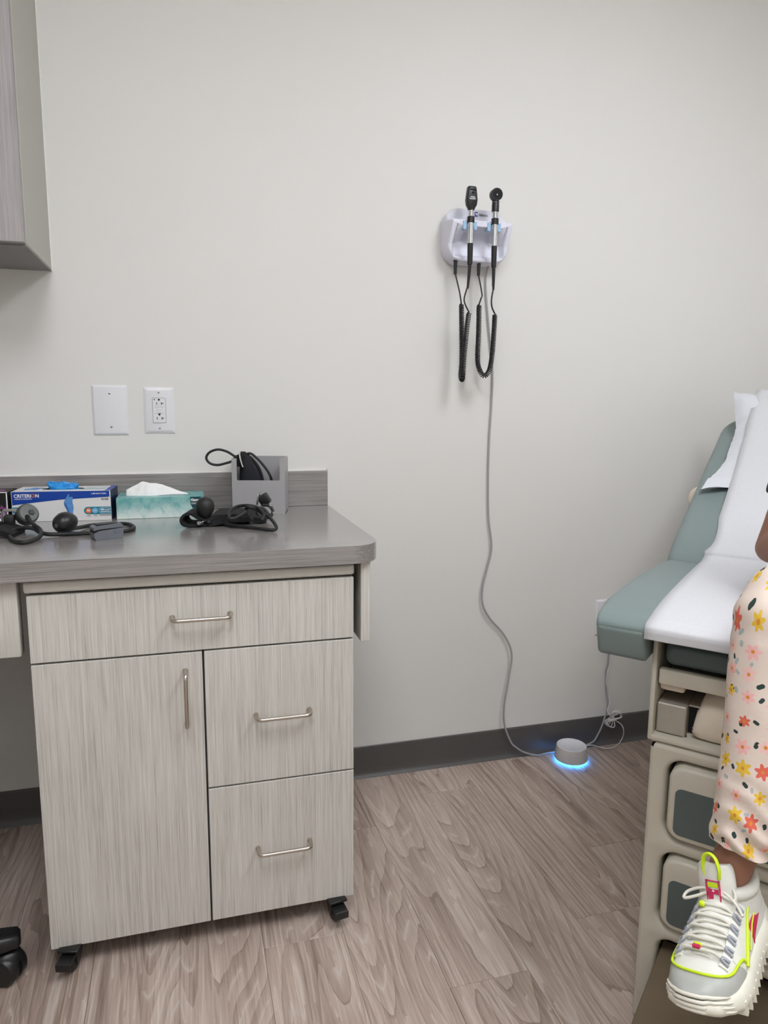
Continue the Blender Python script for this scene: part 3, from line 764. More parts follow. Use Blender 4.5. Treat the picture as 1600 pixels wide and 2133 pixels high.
# ------------------------------------------------------------------ glove boxes
def glove_box(name, label, ax, ay, bx, by, h, d, body, slot_c=0.5):
    """Carton whose front bottom edge runs from (ax,ay) to (bx,by); local x along front, y into depth."""
    o = Vector((ax, ay, H)); xd = Vector((bx - ax, by - ay, 0)); w = xd.length
    fr = facing(o, xd, Vector((-xd.y, xd.x, 0)))
    t = thing(name, label, 'glove box', (0, 0, 0), fr)
    # open-topped carton with an oval slot
    ov = [(w * slot_c + 0.052 * cos(q), d * 0.5 + 0.026 * sin(q)) for q in [2 * pi * i / 32 for i in range(32)]]
    rc = []
    for (px, py) in ov:                      # matching points on the rim of the lid
        q = atan2((py - d * 0.5) / (d * 0.5), (px - w * slot_c) / (w * 0.5))
        cx, cy = cos(q), sin(q); m = max(abs(cx), abs(cy))
        rc.append((w * 0.5 + w * 0.5 * cx / m, d * 0.5 + d * 0.5 * cy / m))
    lid = loft([[(p, q, h) for p, q in rc], [(p, q, h) for p, q in ov], [(p, q, h - 0.0008) for p, q in ov], [(p, q, h - 0.0008) for p, q in rc]], cap=False)
    shell = g(box(0, w, 0, 0.0008, 0.0002, h), box(0, w, d - 0.0008, d, 0.0002, h), box(0, 0.0008, 0, d, 0.0002, h), box(w - 0.0008, w, 0, d, 0.0002, h), box(0, w, 0, d, 0.0002, 0.001), lid)
    c = mk('carton', shell, body, t, 0)
    mk('stack_inside', rbox(0.003, w - 0.003, 0.003, d - 0.003, 0.002, h * 0.8, 0.004, 1), 'carton_inner', t, 30)
    return t, c, w, fr
def flat(poly, dz=0.0): return prism(poly, -0.0005 - dz, 0.0002)
def fmt(x, z, off=0.0009): return facing((x, -off, z), (1, 0, 0), (0, 0, 1))

gb, c, w, _ = glove_box('glove_box', 'blue and white box of nitrile gloves with a blue glove sticking out', -0.4140, -0.1385, -0.1815, -0.1565, 0.0765, 0.105, 'carton_white', 0.47)
h = 0.0765
mk('blue_band', flat([(0.0015, h - 0.001), (w - 0.003, h - 0.001), (w - 0.003, h - 0.0165), (w * 0.5, h - 0.0215), (w * 0.25, h - 0.0275), (0.0015, h - 0.034)]), 'ink_blue', c, 0)
mk('blue_end', g(prism([(0.0, h - 0.0002), (0.105, h - 0.0002), (0.105, h - 0.05), (0.0, h - 0.034)], w - 0.0002, w + 0.0004, 'yz')), 'ink_navy', c, 0)
mk('navy_end', g(prism([(0.0, h - 0.034), (0.105, h - 0.05), (0.105, 0.001), (0.0, 0.001)], w - 0.0002, w + 0.0003, 'yz')), 'ink_navy', c, 0)
mk('blue_top_edge', g(box(w - 0.014, w, 0.0, 0.105, h - 0.0001, h + 0.0004)), 'ink_blue', c, 0)
mk('brand_lettering', text_geo('CRITERI   N', 0.0118, fmt(0.0065, h - 0.0150), 0.00035, 0.0575), 'ink_white', c, 0)
mk('brand_letter', g(tube([(0.0503 + 0.0036 * cos(q), -0.0009, h - 0.0108 + 0.0036 * sin(q)) for q in [2 * pi * i / 24 for i in range(24)]], 0.0010, 6, closed=True)), 'ink_orange', c, 0)
mk('slogan_lettering', text_geo('COMFORT IN PROTECTION', 0.0034, fmt(0.0075, h - 0.0200), 0.00008, 0.040), 'ink_white', c, 0)
mk('maker_lettering', text_geo('by', 0.0036, fmt(w - 0.046, h - 0.0088), 0.0001).add(lathe([(0, 0.0), (0.0019, 0.0), (0.0019, 0.001), (0, 0.001)], 14, (w - 0.0395, 0, h - 0.0075), 'y')).add((lambda q: (q.v, q.f))(text_geo('HENRY SCHEIN', 0.0040, fmt(w - 0.0365, h - 0.0090), 0.0001, 0.026))), 'ink_white', c, 0)
mk('code_lettering', text_geo('N100', 0.0078, fmt(w - 0.0225, h - 0.0245), 0.00015, 0.0165), 'ink_black', c, 0)
mk('teal_pill', flat([(0.0015, h - 0.0395), (0.050, h - 0.0395)] + [(0.050 + 0.0072 * sin(q), h - 0.0467 + 0.0072 * cos(q)) for q in [pi * i / 10 for i in range(1, 10)]] + [(0.050, h - 0.0539), (0.0015, h - 0.0539)]), 'ink_teal', c, 0)
mk('material_lettering', text_geo('NITRILE', 0.0120, fmt(0.0065, h - 0.0508), 0.00045, 0.0440), 'ink_white', c, 0)
mk('product_lettering', text_geo('GLOVES', 0.0078, fmt(0.0065, h - 0.0630), 0.0001, 0.0500), 'ink_grey', c, 0)
hx = w * 0.545
hand = [(0.004, 0.008), (0.003, 0.020), (-0.0005, 0.030), (-0.005, 0.040), (-0.0055, 0.048), (-0.002, 0.056), (0.003, 0.063), (0.0050, 0.0675), (0.0070, 0.0685), (0.0078, 0.0660), (0.0060, 0.0600), (0.0100, 0.0615), (0.0160, 0.0605), (0.0155, 0.0580), (0.0165, 0.0560), (0.0160, 0.0540), (0.0140, 0.0530), (0.0150, 0.0500), (0.0145, 0.0460), (0.0160, 0.0400), (0.0165, 0.0320), (0.0145, 0.0220), (0.0150, 0.0080)]
mk('printed_hand', flat([(hx + x, z) for x, z in hand], 0.0003), 'ink_mid', c, 0)
mk('printed_hand_shade', flat([(hx + x, z) for x, z in [(0.004, 0.009), (0.0035, 0.020), (0.0, 0.030), (-0.0045, 0.040), (-0.005, 0.047), (-0.001, 0.046), (0.003, 0.036), (0.006, 0.024), (0.0085, 0.009)]], 0.0006), 'ink_hand_dark', c, 0)
zc = h * 0.335; px0 = w - 0.0655
mk('info_pill', flat([(w - 0.0015, zc + 0.0095), (px0 + 0.0095, zc + 0.0095)] + [(px0 + 0.0095 - 0.0095 * sin(q), zc + 0.0095 * cos(q)) for q in [pi * i / 12 for i in range(1, 12)]] + [(px0 + 0.0095, zc - 0.0095), (w - 0.0015, zc - 0.0095)]), 'ink_teal', c, 0)
for cx, r, mm in ((px0 + 0.0110, 0.0071, 'ink_orange'), (px0 + 0.0265, 0.0071, 'ink_lightblue')):
    mk('size_disc', lathe([(0, 0.0), (r, 0.0), (r, 0.001), (0, 0.001)], 28, (cx, 0, zc), 'y'), mm, c, 0)
mk('size_lettering', text_geo('M', 0.0078, fmt(px0 + 0.0078, zc - 0.0022, 0.0014), 0.0003), 'ink_white', c, 0)
mk('count_outline', g(tube([(x, -0.0008, z) for x, z in rrect(0.0285, 0.0135, 0.0066, 5, px0 + 0.0505, zc)], 0.00035, 5, closed=True)), 'ink_white', c, 0)
mk('count_lettering', text_geo('100', 0.0062, fmt(px0 + 0.0400, zc + 0.0002, 0.001), 0.0003, 0.0080).add((lambda q: (q.v, q.f))(text_geo('GLOVES', 0.0040, fmt(px0 + 0.0490, zc + 0.0004, 0.001), 0.00015, 0.0125))).add(box(px0 + 0.0400, px0 + 0.0612, -0.001, 0, zc - 0.0038, zc - 0.0022)).add(box(px0 + 0.0230, px0 + 0.0300, -0.0014, 0, zc - 0.0006, zc + 0.0006)), 'ink_white', c, 0)
mk('fine_print', g(*[box(a, b, -0.0006, 0, z, z + 0.0008) for a, b, z in ((px0 + 0.007, px0 + 0.015, 0.0135), (px0 + 0.007, px0 + 0.0155, 0.0112), (px0 + 0.0235, px0 + 0.030, 0.0138), (px0 + 0.0235, px0 + 0.031, 0.0116), (px0 + 0.036, px0 + 0.066, 0.0140), (px0 + 0.038, px0 + 0.064, 0.0120))]), 'ink_grey', c, 0)
mk('top_print', g(prism([(0.022, 0.030), (0.052, 0.030), (0.060, 0.075), (0.036, 0.080), (0.030, 0.060), (0.018, 0.055)], h - 0.0001, h + 0.0003, 'xy')), 'ink_mid', c, 0)
mk('top_lettering', g(box(w - 0.075, w - 0.018, 0.030, 0.038, h - 0.0001, h + 0.0003), box(w - 0.070, w - 0.018, 0.068, 0.072, h - 0.0001, h + 0.0003)), 'ink_teal', c, 0)
# crumpled glove in the slot
def crumple(cx, cy, z0, rx, ry, hz, peaks, seed, n=40, m=16, amp=0.25):
    rings = []
    for i in range(m + 1):
        s = i / m; ring = []
        for k in range(n):
            a = 2 * pi * k / n
            nz = noise.noise(Vector((cos(a) * 1.7 + seed, sin(a) * 1.7, s * 2.2))) + 0.5 * noise.noise(Vector((cos(a) * 4 + seed, sin(a) * 4, s * 5)))
            rad = (1 - s ** 2.2) * (1 + amp * nz * (0.3 + s)) + 0.02
            x = cx + rx * rad * cos(a) + interp(peaks[0], s); y = cy + ry * rad * sin(a)
            z = z0 + hz * (interp(peaks[1], s) + 0.30 * amp * nz * s)
            ring.append((x, y, z))
        rings.append(ring)
    return loft(rings)
mk('loose_glove', g(crumple(w * 0.47, 0.050, h - 0.012, 0.033, 0.022, 0.030, ([(0, 0), (1, 0.0)], [(0, 0), (0.5, 0.55), (1, 0.9)]), 3.1, amp=0.6),
   crumple(w * 0.47 - 0.016, 0.052, h - 0.008, 0.018, 0.014, 0.028, ([(0, 0.004), (1, -0.014)], [(0, 0), (0.6, 0.8), (1, 0.85)]), 7.7, amp=0.7),
   crumple(w * 0.47 + 0.018, 0.048, h - 0.008, 0.020, 0.015, 0.024, ([(0, 0.0), (1, 0.006)], [(0, 0), (0.5, 0.75), (1, 0.9)]), 12.3, amp=0.7)), 'nitrile', gb, 70, label='bright blue nitrile glove pulled halfway out')

gp, c, w, _ = glove_box('glove_box', 'black and purple glove box cut off at the left edge', -0.6520, -0.1260, -0.4245, -0.1320, 0.0735, 0.100, 'ink_black', 0.45)
h = 0.0735
mk('white_edge', g(box(w - 0.0022, w + 0.0003, -0.0006, 0.0006, 0.002, h), box(0, w - 0.002, -0.0004, 0.010, h - 0.0002, h + 0.0004)), 'ink_white', c, 0)
brush = [(w - 0.0035, 0.002), (w - 0.0035, 0.044)]
x = w - 0.0035; rr = random.Random(4)
while x > 0.03:
    x -= rr.uniform(0.0015, 0.004); brush.append((x, 0.040 + rr.uniform(-0.006, 0.006)))
brush.append((0.03, 0.002))
mk('brush_print', flat(brush), 'ink_purple', c, 0)
mk('brush_top', g(prism([(w - 0.05, 0.02), (w - 0.012, 0.03), (w - 0.020, 0.07), (w - 0.06, 0.08), (w - 0.12, 0.05)], h - 0.0001, h + 0.0005, 'xy')), 'ink_purple', c, 0)
mk('size_square', flat([(w - 0.028, 0.021), (w - 0.0105, 0.021), (w - 0.0105, 0.033), (w - 0.028, 0.033)], 0.0004), 'ink_black', c, 0)
mk('size_lettering', text_geo('S', 0.0085, fmt(w - 0.0205, 0.0240, 0.0014), 0.0004), 'ink_white', c, 0)
mk('fine_print', g(box(w - 0.040, w - 0.006, -0.0008, 0, 0.0155, 0.0170), prism([(w - 0.045, 0.006), (w - 0.006, 0.002), (w - 0.006, 0.009), (w - 0.030, 0.010)], -0.0008, 0)), 'ink_white', c, 0)

# ------------------------------------------------------------------ tissue box
o = Vector((-0.1700, -0.1515, H)); xd = Vector((0.0475 + 0.1700, -0.1530 + 0.1515, 0)); w = xd.length; d = 0.115; h = 0.0545
fr = facing(o, xd, Vector((-xd.y, xd.x, 0)))
tb = thing('tissue_box', 'teal bubble-patterned tissue box with a white tissue pulled up', 'tissue box', (0, 0, 0), fr)
c = mk('carton', rbox(0, w, 0, d, 0.0002, h, 0.0008, 1), 'bubble', tb, 30)
mk('slot', prism([(w * 0.5 + 0.075 * cos(q), d * 0.5 + 0.018 * sin(q)) for q in [2 * pi * i / 28 for i in range(28)]], h - 0.0001, h + 0.0003, 'xy'), 'carton_inner', c, 0)
tagp = [(w - 0.0345, h - 0.0012), (w - 0.0080, h - 0.0012), (w - 0.0080, h - 0.022), (w - 0.012, h - 0.0300), (w - 0.021, h - 0.0335), (w - 0.030, h - 0.0300), (w - 0.0345, h - 0.020)]
mk('brand_tag', flat(tagp), 'ink_darkteal', c, 0)
mk('brand_lettering', text_geo('Kleenex', 0.0090, fmt(w - 0.0330, h - 0.0120), 0.0004, 0.0235, shear=0.15).add(box(w - 0.0330, w - 0.0100, -0.0009, 0, h - 0.0162, h - 0.0156)).add((lambda q: (q.v, q.f))(text_geo('PROFESSIONAL', 0.0035, fmt(w - 0.0330, h - 0.0205), 0.0001, 0.0235))), 'ink_white', c, 0)
# tissue: a folded sheet, wide at the slot and ridged along its top
prof = [(0.024, 0.0, 0.010), (0.022, 0.016, 0.016), (0.036, 0.024, 0.018), (0.050, 0.031, 0.019), (0.060, 0.0365, 0.018), (0.076, 0.0355, 0.020), (0.092, 0.033, 0.019), (0.110, 0.0290, 0.018), (0.128, 0.0215, 0.016), (0.146, 0.0140, 0.013), (0.164, 0.007, 0.009), (0.180, 0.0025, 0.004)]
P = crom([(a, b, cc) for a, b, cc in prof], 5)
rings = []
for i, q in enumerate(P):
    ring = []
    for k in range(17):
        s = -1 + k / 8.0
        fold = noise.noise(Vector((q.x * 55, s * 1.5, 0.0))) * 0.006 * (1 - abs(s)) ** 0.5 + noise.noise(Vector((q.x * 130, s * 3, 4.0))) * 0.0018
        zz = q.y * (1 - abs(s) ** 1.6)
        ring.append((q.x + 0.4 * fold * (1 - abs(s)), d * 0.5 + s * q.z + fold + 0.004 * sin(q.x * 60), h - 0.002 + max(0.0, zz) + 0.3 * fold * (zz > 0.003)))
    rings.append(ring)
mk('tissue', loft(rings, wrap=False), 'tissue', tb, 80, label='white tissue standing in the slot')

# ------------------------------------------------------------------ grey bin
o = Vector((0.1225, -0.1215, H)); xd = Vector((0.2605 - 0.1225, -0.1535 + 0.1215, 0)); w = xd.length; d = 0.098; h = 0.1495
fr = facing(o, xd, Vector((-xd.y, xd.x, 0))); BINF = fr
t_ = 0.003
fpoly = [(0, 0.004), (w * 0.62, 0.004), (w * 0.62, 0.0), (w, 0.0), (w, h), (w - 0.0135, h), (w - 0.0135, 0.094)] + [(w - 0.0165 + 0.003 * cos(q), 0.0935 - 0.0 - 0.003 * sin(q)) for q in (0.5, 1.0, 1.5)] + [(0.0185, 0.0905)] + [(0.0165 - 0.003 * cos(q) + 0.0, 0.0935 - 0.003 * sin(q)) for q in (1.2, 0.7, 0.2)] + [(0.0135, h), (0, h)]
geo = g(prism(fpoly, 0.0, t_), box(0, w, d - t_, d, 0.003, h), box(0, t_, t_, d - t_, 0.003, h), box(w - t_, w, t_, d - t_, 0.003, h), box(t_, w - t_, t_, d - t_, 0.003, 0.007), box(0.002, 0.012, 0.01, 0.02, 0, 0.004), box(0.002, 0.012, d - 0.02, d - 0.01, 0, 0.004), box(w - 0.012, w - 0.002, d - 0.02, d - 0.01, 0, 0.004))
mk('storage_bin', geo, 'bin_grey', base=(0, 0, 0), frame=fr, smooth=30, label='open grey plastic bin with a notched front against backsplash', cat='bin')

# cuff stored in the bin
cb = thing('blood_pressure_cuff', 'dark folded pressure cuff with looped tube stored in the grey bin', 'pressure cuff', (0.02, 0.05, 0.008), fr)
rings = []
for s, xc, hw, th in ((0.0, 0.050, 0.034, 0.016), (0.04, 0.050, 0.035, 0.019), (0.085, 0.046, 0.032, 0.019), (0.115, 0.041, 0.026, 0.018), (0.138, 0.034, 0.017, 0.015), (0.150, 0.028, 0.011, 0.010), (0.156, 0.024, 0.006, 0.005)):
    rings.append([(xc + p, 0.046 + q + 0.0016 * noise.noise(Vector((p * 90, s * 60, q * 50))), 0.009 + s) for p, q in rrect(2 * hw, 2 * th, th * 0.8, 5)])
cf = mk('cuff', loft(rings), 'navy_cloth', cb, 60)
mk('fold_edge', tube(crom([(0.086, 0.036, 0.010), (0.084, 0.034, 0.050), (0.077, 0.034, 0.096), (0.066, 0.034, 0.126), (0.050, 0.036, 0.146)], 6), 0.0035, 8), 'black_cloth', cb, 60)
mk('metal_bar', loft([[(x + p, 0.014 + q * 1.0, z) for p, q in rrect(0.0042, 0.020, 0.001, 2)] for x, z in ((0.0205, 0.165), (0.0225, 0.150), (0.0265, 0.134), (0.0295, 0.126))]), 'chrome', cb, 30, label='bright metal slide bar')
mk('cuff_top', g(loft([[(xc + p, 0.040 + q, z) for p, q in rrect(a, 0.024, 0.006, 4)] for z, a, xc in ((0.125, 0.030, 0.018), (0.145, 0.028, 0.019), (0.157, 0.020, 0.021), (0.161, 0.010, 0.024))])), 'black_cloth', cb, 60)
tb_ = [(0.100, 0.050, 0.020), (0.104, 0.046, 0.060), (0.098, 0.042, 0.098), (0.080, 0.040, 0.128), (0.060, 0.040, 0.150), (0.046, 0.040, 0.160), (0.034, 0.040, 0.158), (0.024, 0.040, 0.150), (0.014, 0.036, 0.146), (0.002, 0.034, 0.154), (-0.018, 0.034, 0.166), (-0.042, 0.034, 0.171), (-0.064, 0.034, 0.163), (-0.073, 0.034, 0.148), (-0.064, 0.034, 0.134), (-0.044, 0.034, 0.129), (-0.020, 0.034, 0.134), (-0.004, 0.036, 0.1400), (0.006, 0.040, 0.1522), (0.014, 0.042, 0.148), (0.022, 0.044, 0.128)]
mk('tube', tube(crom(tb_, 7), 0.0034, 10), 'black_soft', cb, 60)

# ------------------------------------------------------------------ pressure cuff on the counter (right)
pc = thing('blood_pressure_cuff', 'black pressure cuff with round bulb lying in front of the grey bin', 'pressure cuff', (0.10, -0.28, H))
def strip(path, width, th, wdir, mat, parent, name):
    """A band of cloth: centre path, constant width along wdir."""
    c = crom(path, 8); W = Vector(wdir).normalized() * (width / 2); rings = []
    for p, t, a, b in frames(c):
        n = t.cross(W.normalized()).normalized() * (th / 2)
        rings.append([p - W - n, p - W + n, p + W + n, p + W - n])
    return mk(name, loft(rings), mat, parent, 50)
strip([(0.150, -0.262, H + 0.004), (0.09, -0.272, H + 0.004), (0.03, -0.283, H + 0.004), (0.004, -0.288, H + 0.007), (-0.003, -0.289, H + 0.020), (0.006, -0.287, H + 0.0325), (0.022, -0.284, H + 0.032), (0.040, -0.281, H + 0.020), (0.070, -0.276, H + 0.010)], 0.075, 0.006, (0.25, 1, 0), 'black_cloth', pc, 'cuff')
strip([(0.058, -0.262, H + 0.010), (0.075, -0.258, H + 0.021), (0.105, -0.252, H + 0.022), (0.150, -0.246, H + 0.019), (0.190, -0.240, H + 0.008)], 0.105, 0.010, (0.2, 1, 0), 'black_cloth', pc, 'cuff_fold')
strip([(0.055, -0.300, H + 0.006), (0.10, -0.300, H + 0.014), (0.150, -0.292, H + 0.014), (0.195, -0.282, H + 0.006)], 0.040, 0.012, (0.2, 1, 0), 'black_cloth', pc, 'cuff_flap')
bc = Vector((0.0478,-0.3376,0.9285)) 
bc = Vector((0.046, -0.300, H + 0.046))
mk('bulb', lathe([(0.0, -0.030), (0.006, -0.0295), (0.0085, -0.026), (0.014, -0.020), (0.020, -0.010), (0.0225, 0.002), (0.0205, 0.013), (0.014, 0.021), (0.006, 0.0245), (0.0, 0.025)], 32, bc), 'black_soft', pc, 60, label='black rubber squeeze bulb')
mk('valve', g(lathe([(0.0, -0.034), (0.0045, -0.034), (0.0052, -0.030), (0.0045, -0.027), (0.0, -0.027)], 16, bc), cyl(bc + Vector((0.002, -0.010, -0.031)), bc + Vector((-0.012, -0.028, -0.033)), 0.0024, n=12), cyl(bc + Vector((-0.009, -0.024, -0.033)), bc + Vector((-0.0130, -0.0292, -0.033)), 0.0048, n=16), cyl(bc + Vector((-0.0142, -0.0307, -0.033)), bc + Vector((-0.0170, -0.0343, -0.033)), 0.0046, n=16)), 'chrome', pc, 40, label='chrome release valve')
tp = [bc + Vector((0.002, -0.006, -0.030)), bc + Vector((0.008, -0.022, -0.034)), (0.0681,-0.2789,0.8915), (0.1028,-0.3366,0.8890), (0.1452,-0.3742,0.8890), (0.1802,-0.4157,0.8890), (0.1979,-0.4257,0.8900), (0.2026,-0.4154,0.8960), (0.1948,-0.3598,0.9080), (0.1721,-0.3385,0.9220), (0.1488,-0.3441,0.9330), (0.1421,-0.3266,0.9260), (0.1463,-0.3547,0.9160), (0.1522,-0.3746,0.9050)]
mk('tube', tube(crom(tp, 8), 0.0042, 10), 'black_soft', pc, 60)
tp = [(0.0991,-0.3698,0.9120), (0.1024,-0.3379,0.9220), (0.1189,-0.3162,0.9300), (0.1453,-0.3326,0.9350), (0.1693,-0.3442,0.9300), (0.1795,-0.3755,0.9180), (0.1726,-0.3856,0.9060)]
tp2 = [(0.1387,-0.3664,0.9250), (0.1236,-0.3708,0.9170), (0.1077,-0.3728,0.9110), (0.0991,-0.3698,0.9120)]
mk('tube', g(tube(crom([*tp2, *tp[1:]], 8), 0.0042, 10)), 'black_soft', pc, 60)
gm = facing((0.196, -0.236, H + 0.052), (0.80, -0.3, 0.5), (-0.5, 0.1, 0.85))
gg = G(); gg.add(rbox(-0.013, 0.013, -0.014, 0.014, -0.012, 0.012, 0.004, 2), gm)
ga = mk('gauge', gg, 'black', pc, 40, label='small black pressure gauge')
gg = G(); gg.add(rbox(-0.0145, 0.0145, 0.013, 0.017, -0.013, 0.013, 0.0015, 2), gm @ Matrix.Rotation(0.9, 4, 'Z'))
mk('gauge_rim', gg, 'chrome', ga, 40)
mk('tube_tangle', g(tube(crom([(0.190, -0.252, H + 0.040), (0.206, -0.258, H + 0.038), (0.214, -0.262, H + 0.024), (0.206, -0.268, H + 0.012), (0.190, -0.270, H + 0.010), (0.176, -0.268, H + 0.020), (0.178, -0.262, H + 0.034), (0.192, -0.258, H + 0.030), (0.204, -0.266, H + 0.016)], 7), 0.004, 8)), 'black_soft', pc, 60)
mk('metal_clip', g(rbox(0.204, 0.213, -0.262, -0.254, H + 0.032, H + 0.046, 0.002, 1), rbox(0.212, 0.222, -0.270, -0.262, H + 0.018, H + 0.024, 0.001, 1)), 'steel', pc, 30)

# ------------------------------------------------------------------ pressure cuff on the counter (left)
pl = thing('blood_pressure_cuff', 'black pressure cuff with coiled tube and bulb in front of glove boxes', 'pressure cuff', (-0.34, -0.34, H))
strip([(-0.62, -0.330, H + 0.006), (-0.54, -0.322, H + 0.010), (-0.47, -0.318, H + 0.014), (-0.42, -0.318, H + 0.018), (-0.385, -0.322, H + 0.012), (-0.362, -0.330, H + 0.005)], 0.090, 0.012, (0.1, 1, 0), 'black_cloth', pl, 'cuff')
strip([(-0.62, -0.350, H + 0.030), (-0.52, -0.330, H + 0.036), (-0.45, -0.322, H + 0.032), (-0.405, -0.330, H + 0.020)], 0.070, 0.012, (0.1, 1, 0), 'black_cloth', pl, 'cuff_fold')
gc = Vector((-0.3297,-0.3875,0.9150))
gc = Vector((-0.357, -0.262, H + 0.036))
gm = facing(gc, (0.85, 0.35, 0.1), (-0.1, 0.0, 1.0))
gg = G(); gg.add(lathe([(0.0, 0.014), (0.020, 0.014), (0.0235, 0.011), (0.0245, 0.004), (0.0235, -0.010), (0.018, -0.014), (0.0, -0.014)], 32, (0, 0, 0), 'y'), Matrix.Translation(gc) @ Matrix.Rotation(0.6, 4, 'Z') @ Matrix.Rotation(-0.5, 4, 'X'))
ga = mk('gauge', gg, 'clear_grey', pl, 40, label='round grey pressure gauge')
gg = G(); gg.add(lathe([(0.0, 0.016), (0.006, 0.016), (0.007, 0.014), (0.0, 0.014)], 16, (0.006, 0, 0.0), 'y'), Matrix.Translation(gc) @ Matrix.Rotation(0.6, 4, 'Z') @ Matrix.Rotation(-0.5, 4, 'X'))
gg.add(cyl(gc + Vector((0.004, -0.016, -0.002)), gc + Vector((0.012, -0.034, -0.010)), 0.0058, 0.0048))
mk('nozzle', gg, 'black', ga, 40)
mk('bracket', g(rbox(gc.x - 0.052, gc.x - 0.018, gc.y - 0.012, gc.y + 0.010, gc.z + 0.010, gc.z + 0.014, 0.001, 1), rbox(gc.x - 0.052, gc.x - 0.048, gc.y - 0.012, gc.y + 0.010, gc.z - 0.012, gc.z + 0.014, 0.001, 1)), 'steel', ga, 30)
mk('cuff_clip', g(rbox(gc.x - 0.044, gc.x - 0.022, gc.y - 0.030, gc.y - 0.006, H + 0.012, gc.z + 0.004, 0.004, 2)), 'black', pl, 40)
tp = [gc + Vector((0.010, -0.030, -0.008)), (-0.3271,-0.3408,0.9070), (-0.3123,-0.3610,0.8990), (-0.3058,-0.4008,0.8930), (-0.3139,-0.4308,0.8895), (-0.3311,-0.4484,0.8885), (-0.3571,-0.4150,0.8885), (-0.3745,-0.3616,0.8910), (-0.3690,-0.3297,0.8970), (-0.3474,-0.3386,0.9020), (-0.3289,-0.3441,0.9000), (-0.3132,-0.3575,0.8930), (-0.2922,-0.3673,0.8895), (-0.2572,-0.3642,0.8885), (-0.2167,-0.3679,0.8885), (-0.1811,-0.3703,0.8885), (-0.1509,-0.3652,0.8885), (-0.1280,-0.3518,0.8885), (-0.1187,-0.3149,0.8885), (-0.1339,-0.2632,0.8885), (-0.1657,-0.2486,0.8885), (-0.2089,-0.2524,0.8885), (-0.2365,-0.2887,0.8900), (-0.2493,-0.3458,0.8970)]
mk('tube', tube(crom(tp, 8), 0.0046, 10), 'black_soft', pl, 60)
b2 = Vector((-0.2655, -0.333, H + 0.0255))
bm_ = Matrix.Translation(b2) @ Matrix.Rotation(-0.62, 4, 'Z') @ Matrix.Rotation(0.12, 4, 'X')
gg = G(); gg.add(lathe([(0.0, 0.0265), (0.006, 0.0262), (0.013, 0.0240), (0.020, 0.016), (0.0245, 0.003), (0.0235, -0.010), (0.017, -0.022), (0.010, -0.030), (0.006, -0.034), (0.0, -0.034)], 32, (0, 0, 0), 'y'), bm_)
mk('bulb', gg, 'black', pl, 60, label='glossy black squeeze bulb')
gg = G(); gg.add(lathe([(0.0, 0.0268), (0.0028, 0.0272), (0.0052, 0.0268), (0.0054, 0.0235), (0.0, 0.0235)], 20, (0, 0, 0), 'y'), bm_)
mk('end_valve', gg, 'steel', pl, 40)

# ------------------------------------------------------------------ pulse oximeter
ax, ay = -0.1925, -0.4375; bx, by = -0.1345, -0.4135
xd = Vector((bx - ax, by - ay, 0)); w = xd.length
fr = facing((ax, ay, H), xd, Vector((-xd.y, xd.x, 0)))
po = thing('pulse_oximeter', 'small grey fingertip pulse oximeter at the counter edge', 'medical device', (w / 2, 0.016, 0.0), fr)
mk('lower_shell', prism([(0.004, 0.0003), (w - 0.003, 0.0003), (w, 0.003), (w, 0.021), (w - 0.002, 0.023), (0.012, 0.020), (0.0, 0.0150), (0.001, 0.004)], 0.0, 0.033), 'ox_grey', po, 30)
mk('upper_shell', prism([(0.0, 0.0215), (0.012, 0.0235), (w - 0.001, 0.0245), (w, 0.029), (w - 0.004, 0.0335), (0.006, 0.031), (0.0, 0.0275)], 0.0005, 0.0325), 'ox_grey', po, 30)
mk('finger_pad', prism([(0.0005, 0.0153), (0.012, 0.0203), (w - 0.002, 0.0232), (w - 0.001, 0.0243), (0.012, 0.0233), (0.0005, 0.0213)], 0.002, 0.031), 'black_matte', po, 30)
mk('top_screen', g(rbox(0.008, w - 0.010, 0.004, 0.029, 0.0310, 0.0345, 0.001, 1)), 'black', po, 30)
mk('hinge_button', lathe([(0.0, 0.0), (0.0055, 0.0), (0.0052, 0.0012), (0.0, 0.0014)], 20, (w - 0.015, 0.0, 0.0165), 'y'), 'ox_grey', po, 40)

# ------------------------------------------------------------------ exam table (local frame: x along foot end, y towards head)
YAW = radians(49.4)
TF = Matrix.Translation((0.709, -0.969, 0)) @ Matrix.Rotation(-YAW, 4, 'Z')
et = thing('exam_table', 'sage grey vinyl exam table on a beige drawer base', 'exam table', (0.355, 0.6, 0.0), TF)
UL, UR, VF = 0.101, 0.609, 0.04
ZS = 0.578
# lower shell: a front wall with soft-edged openings, sides, back
def opening(u0, u1, z0, z1, hu0, hu1, hz0, hz1, hr, bottom_open=False):
    n = 8
    hole = rrect(hu1 - hu0, hz1 - hz0, hr, n, (hu0 + hu1) / 2, (hz0 + hz1) / 2)
    big = rrect(hu1 - hu0 + 0.016, hz1 - hz0 + 0.016, hr + 0.008, n, (hu0 + hu1) / 2, (hz0 + hz1) / 2)
    cx, cz = (u0 + u1) / 2, (z0 + z1) / 2; outer = []
    for i, (p, q) in enumerate(big):
        c_, j = i // (n + 1), i % (n + 1)
        ex, ez = (u1, u0, u0, u1)[c_], (z1, z1, z0, z0)[c_]
        side_first = c_ in (0, 2)
        if j == n // 2: outer.append((ex, ez))
        elif (j < n // 2) == side_first: outer.append((ex, q))
        else: outer.append((p, ez))
    mid = [((a[0] * 0.35 + b[0] * 0.65), (a[1] * 0.35 + b[1] * 0.65)) for a, b in zip(big, hole)]
    return loft([[(p, VF, q) for p, q in outer], [(p, VF, q) for p, q in big], [(p, VF + 0.003, q) for p, q in mid], [(p, VF + 0.010, q) for p, q in hole], [(p, VF + 0.06, q) for p, q in hole]], cap=False)
DU0, DU1 = 0.132, 0.578
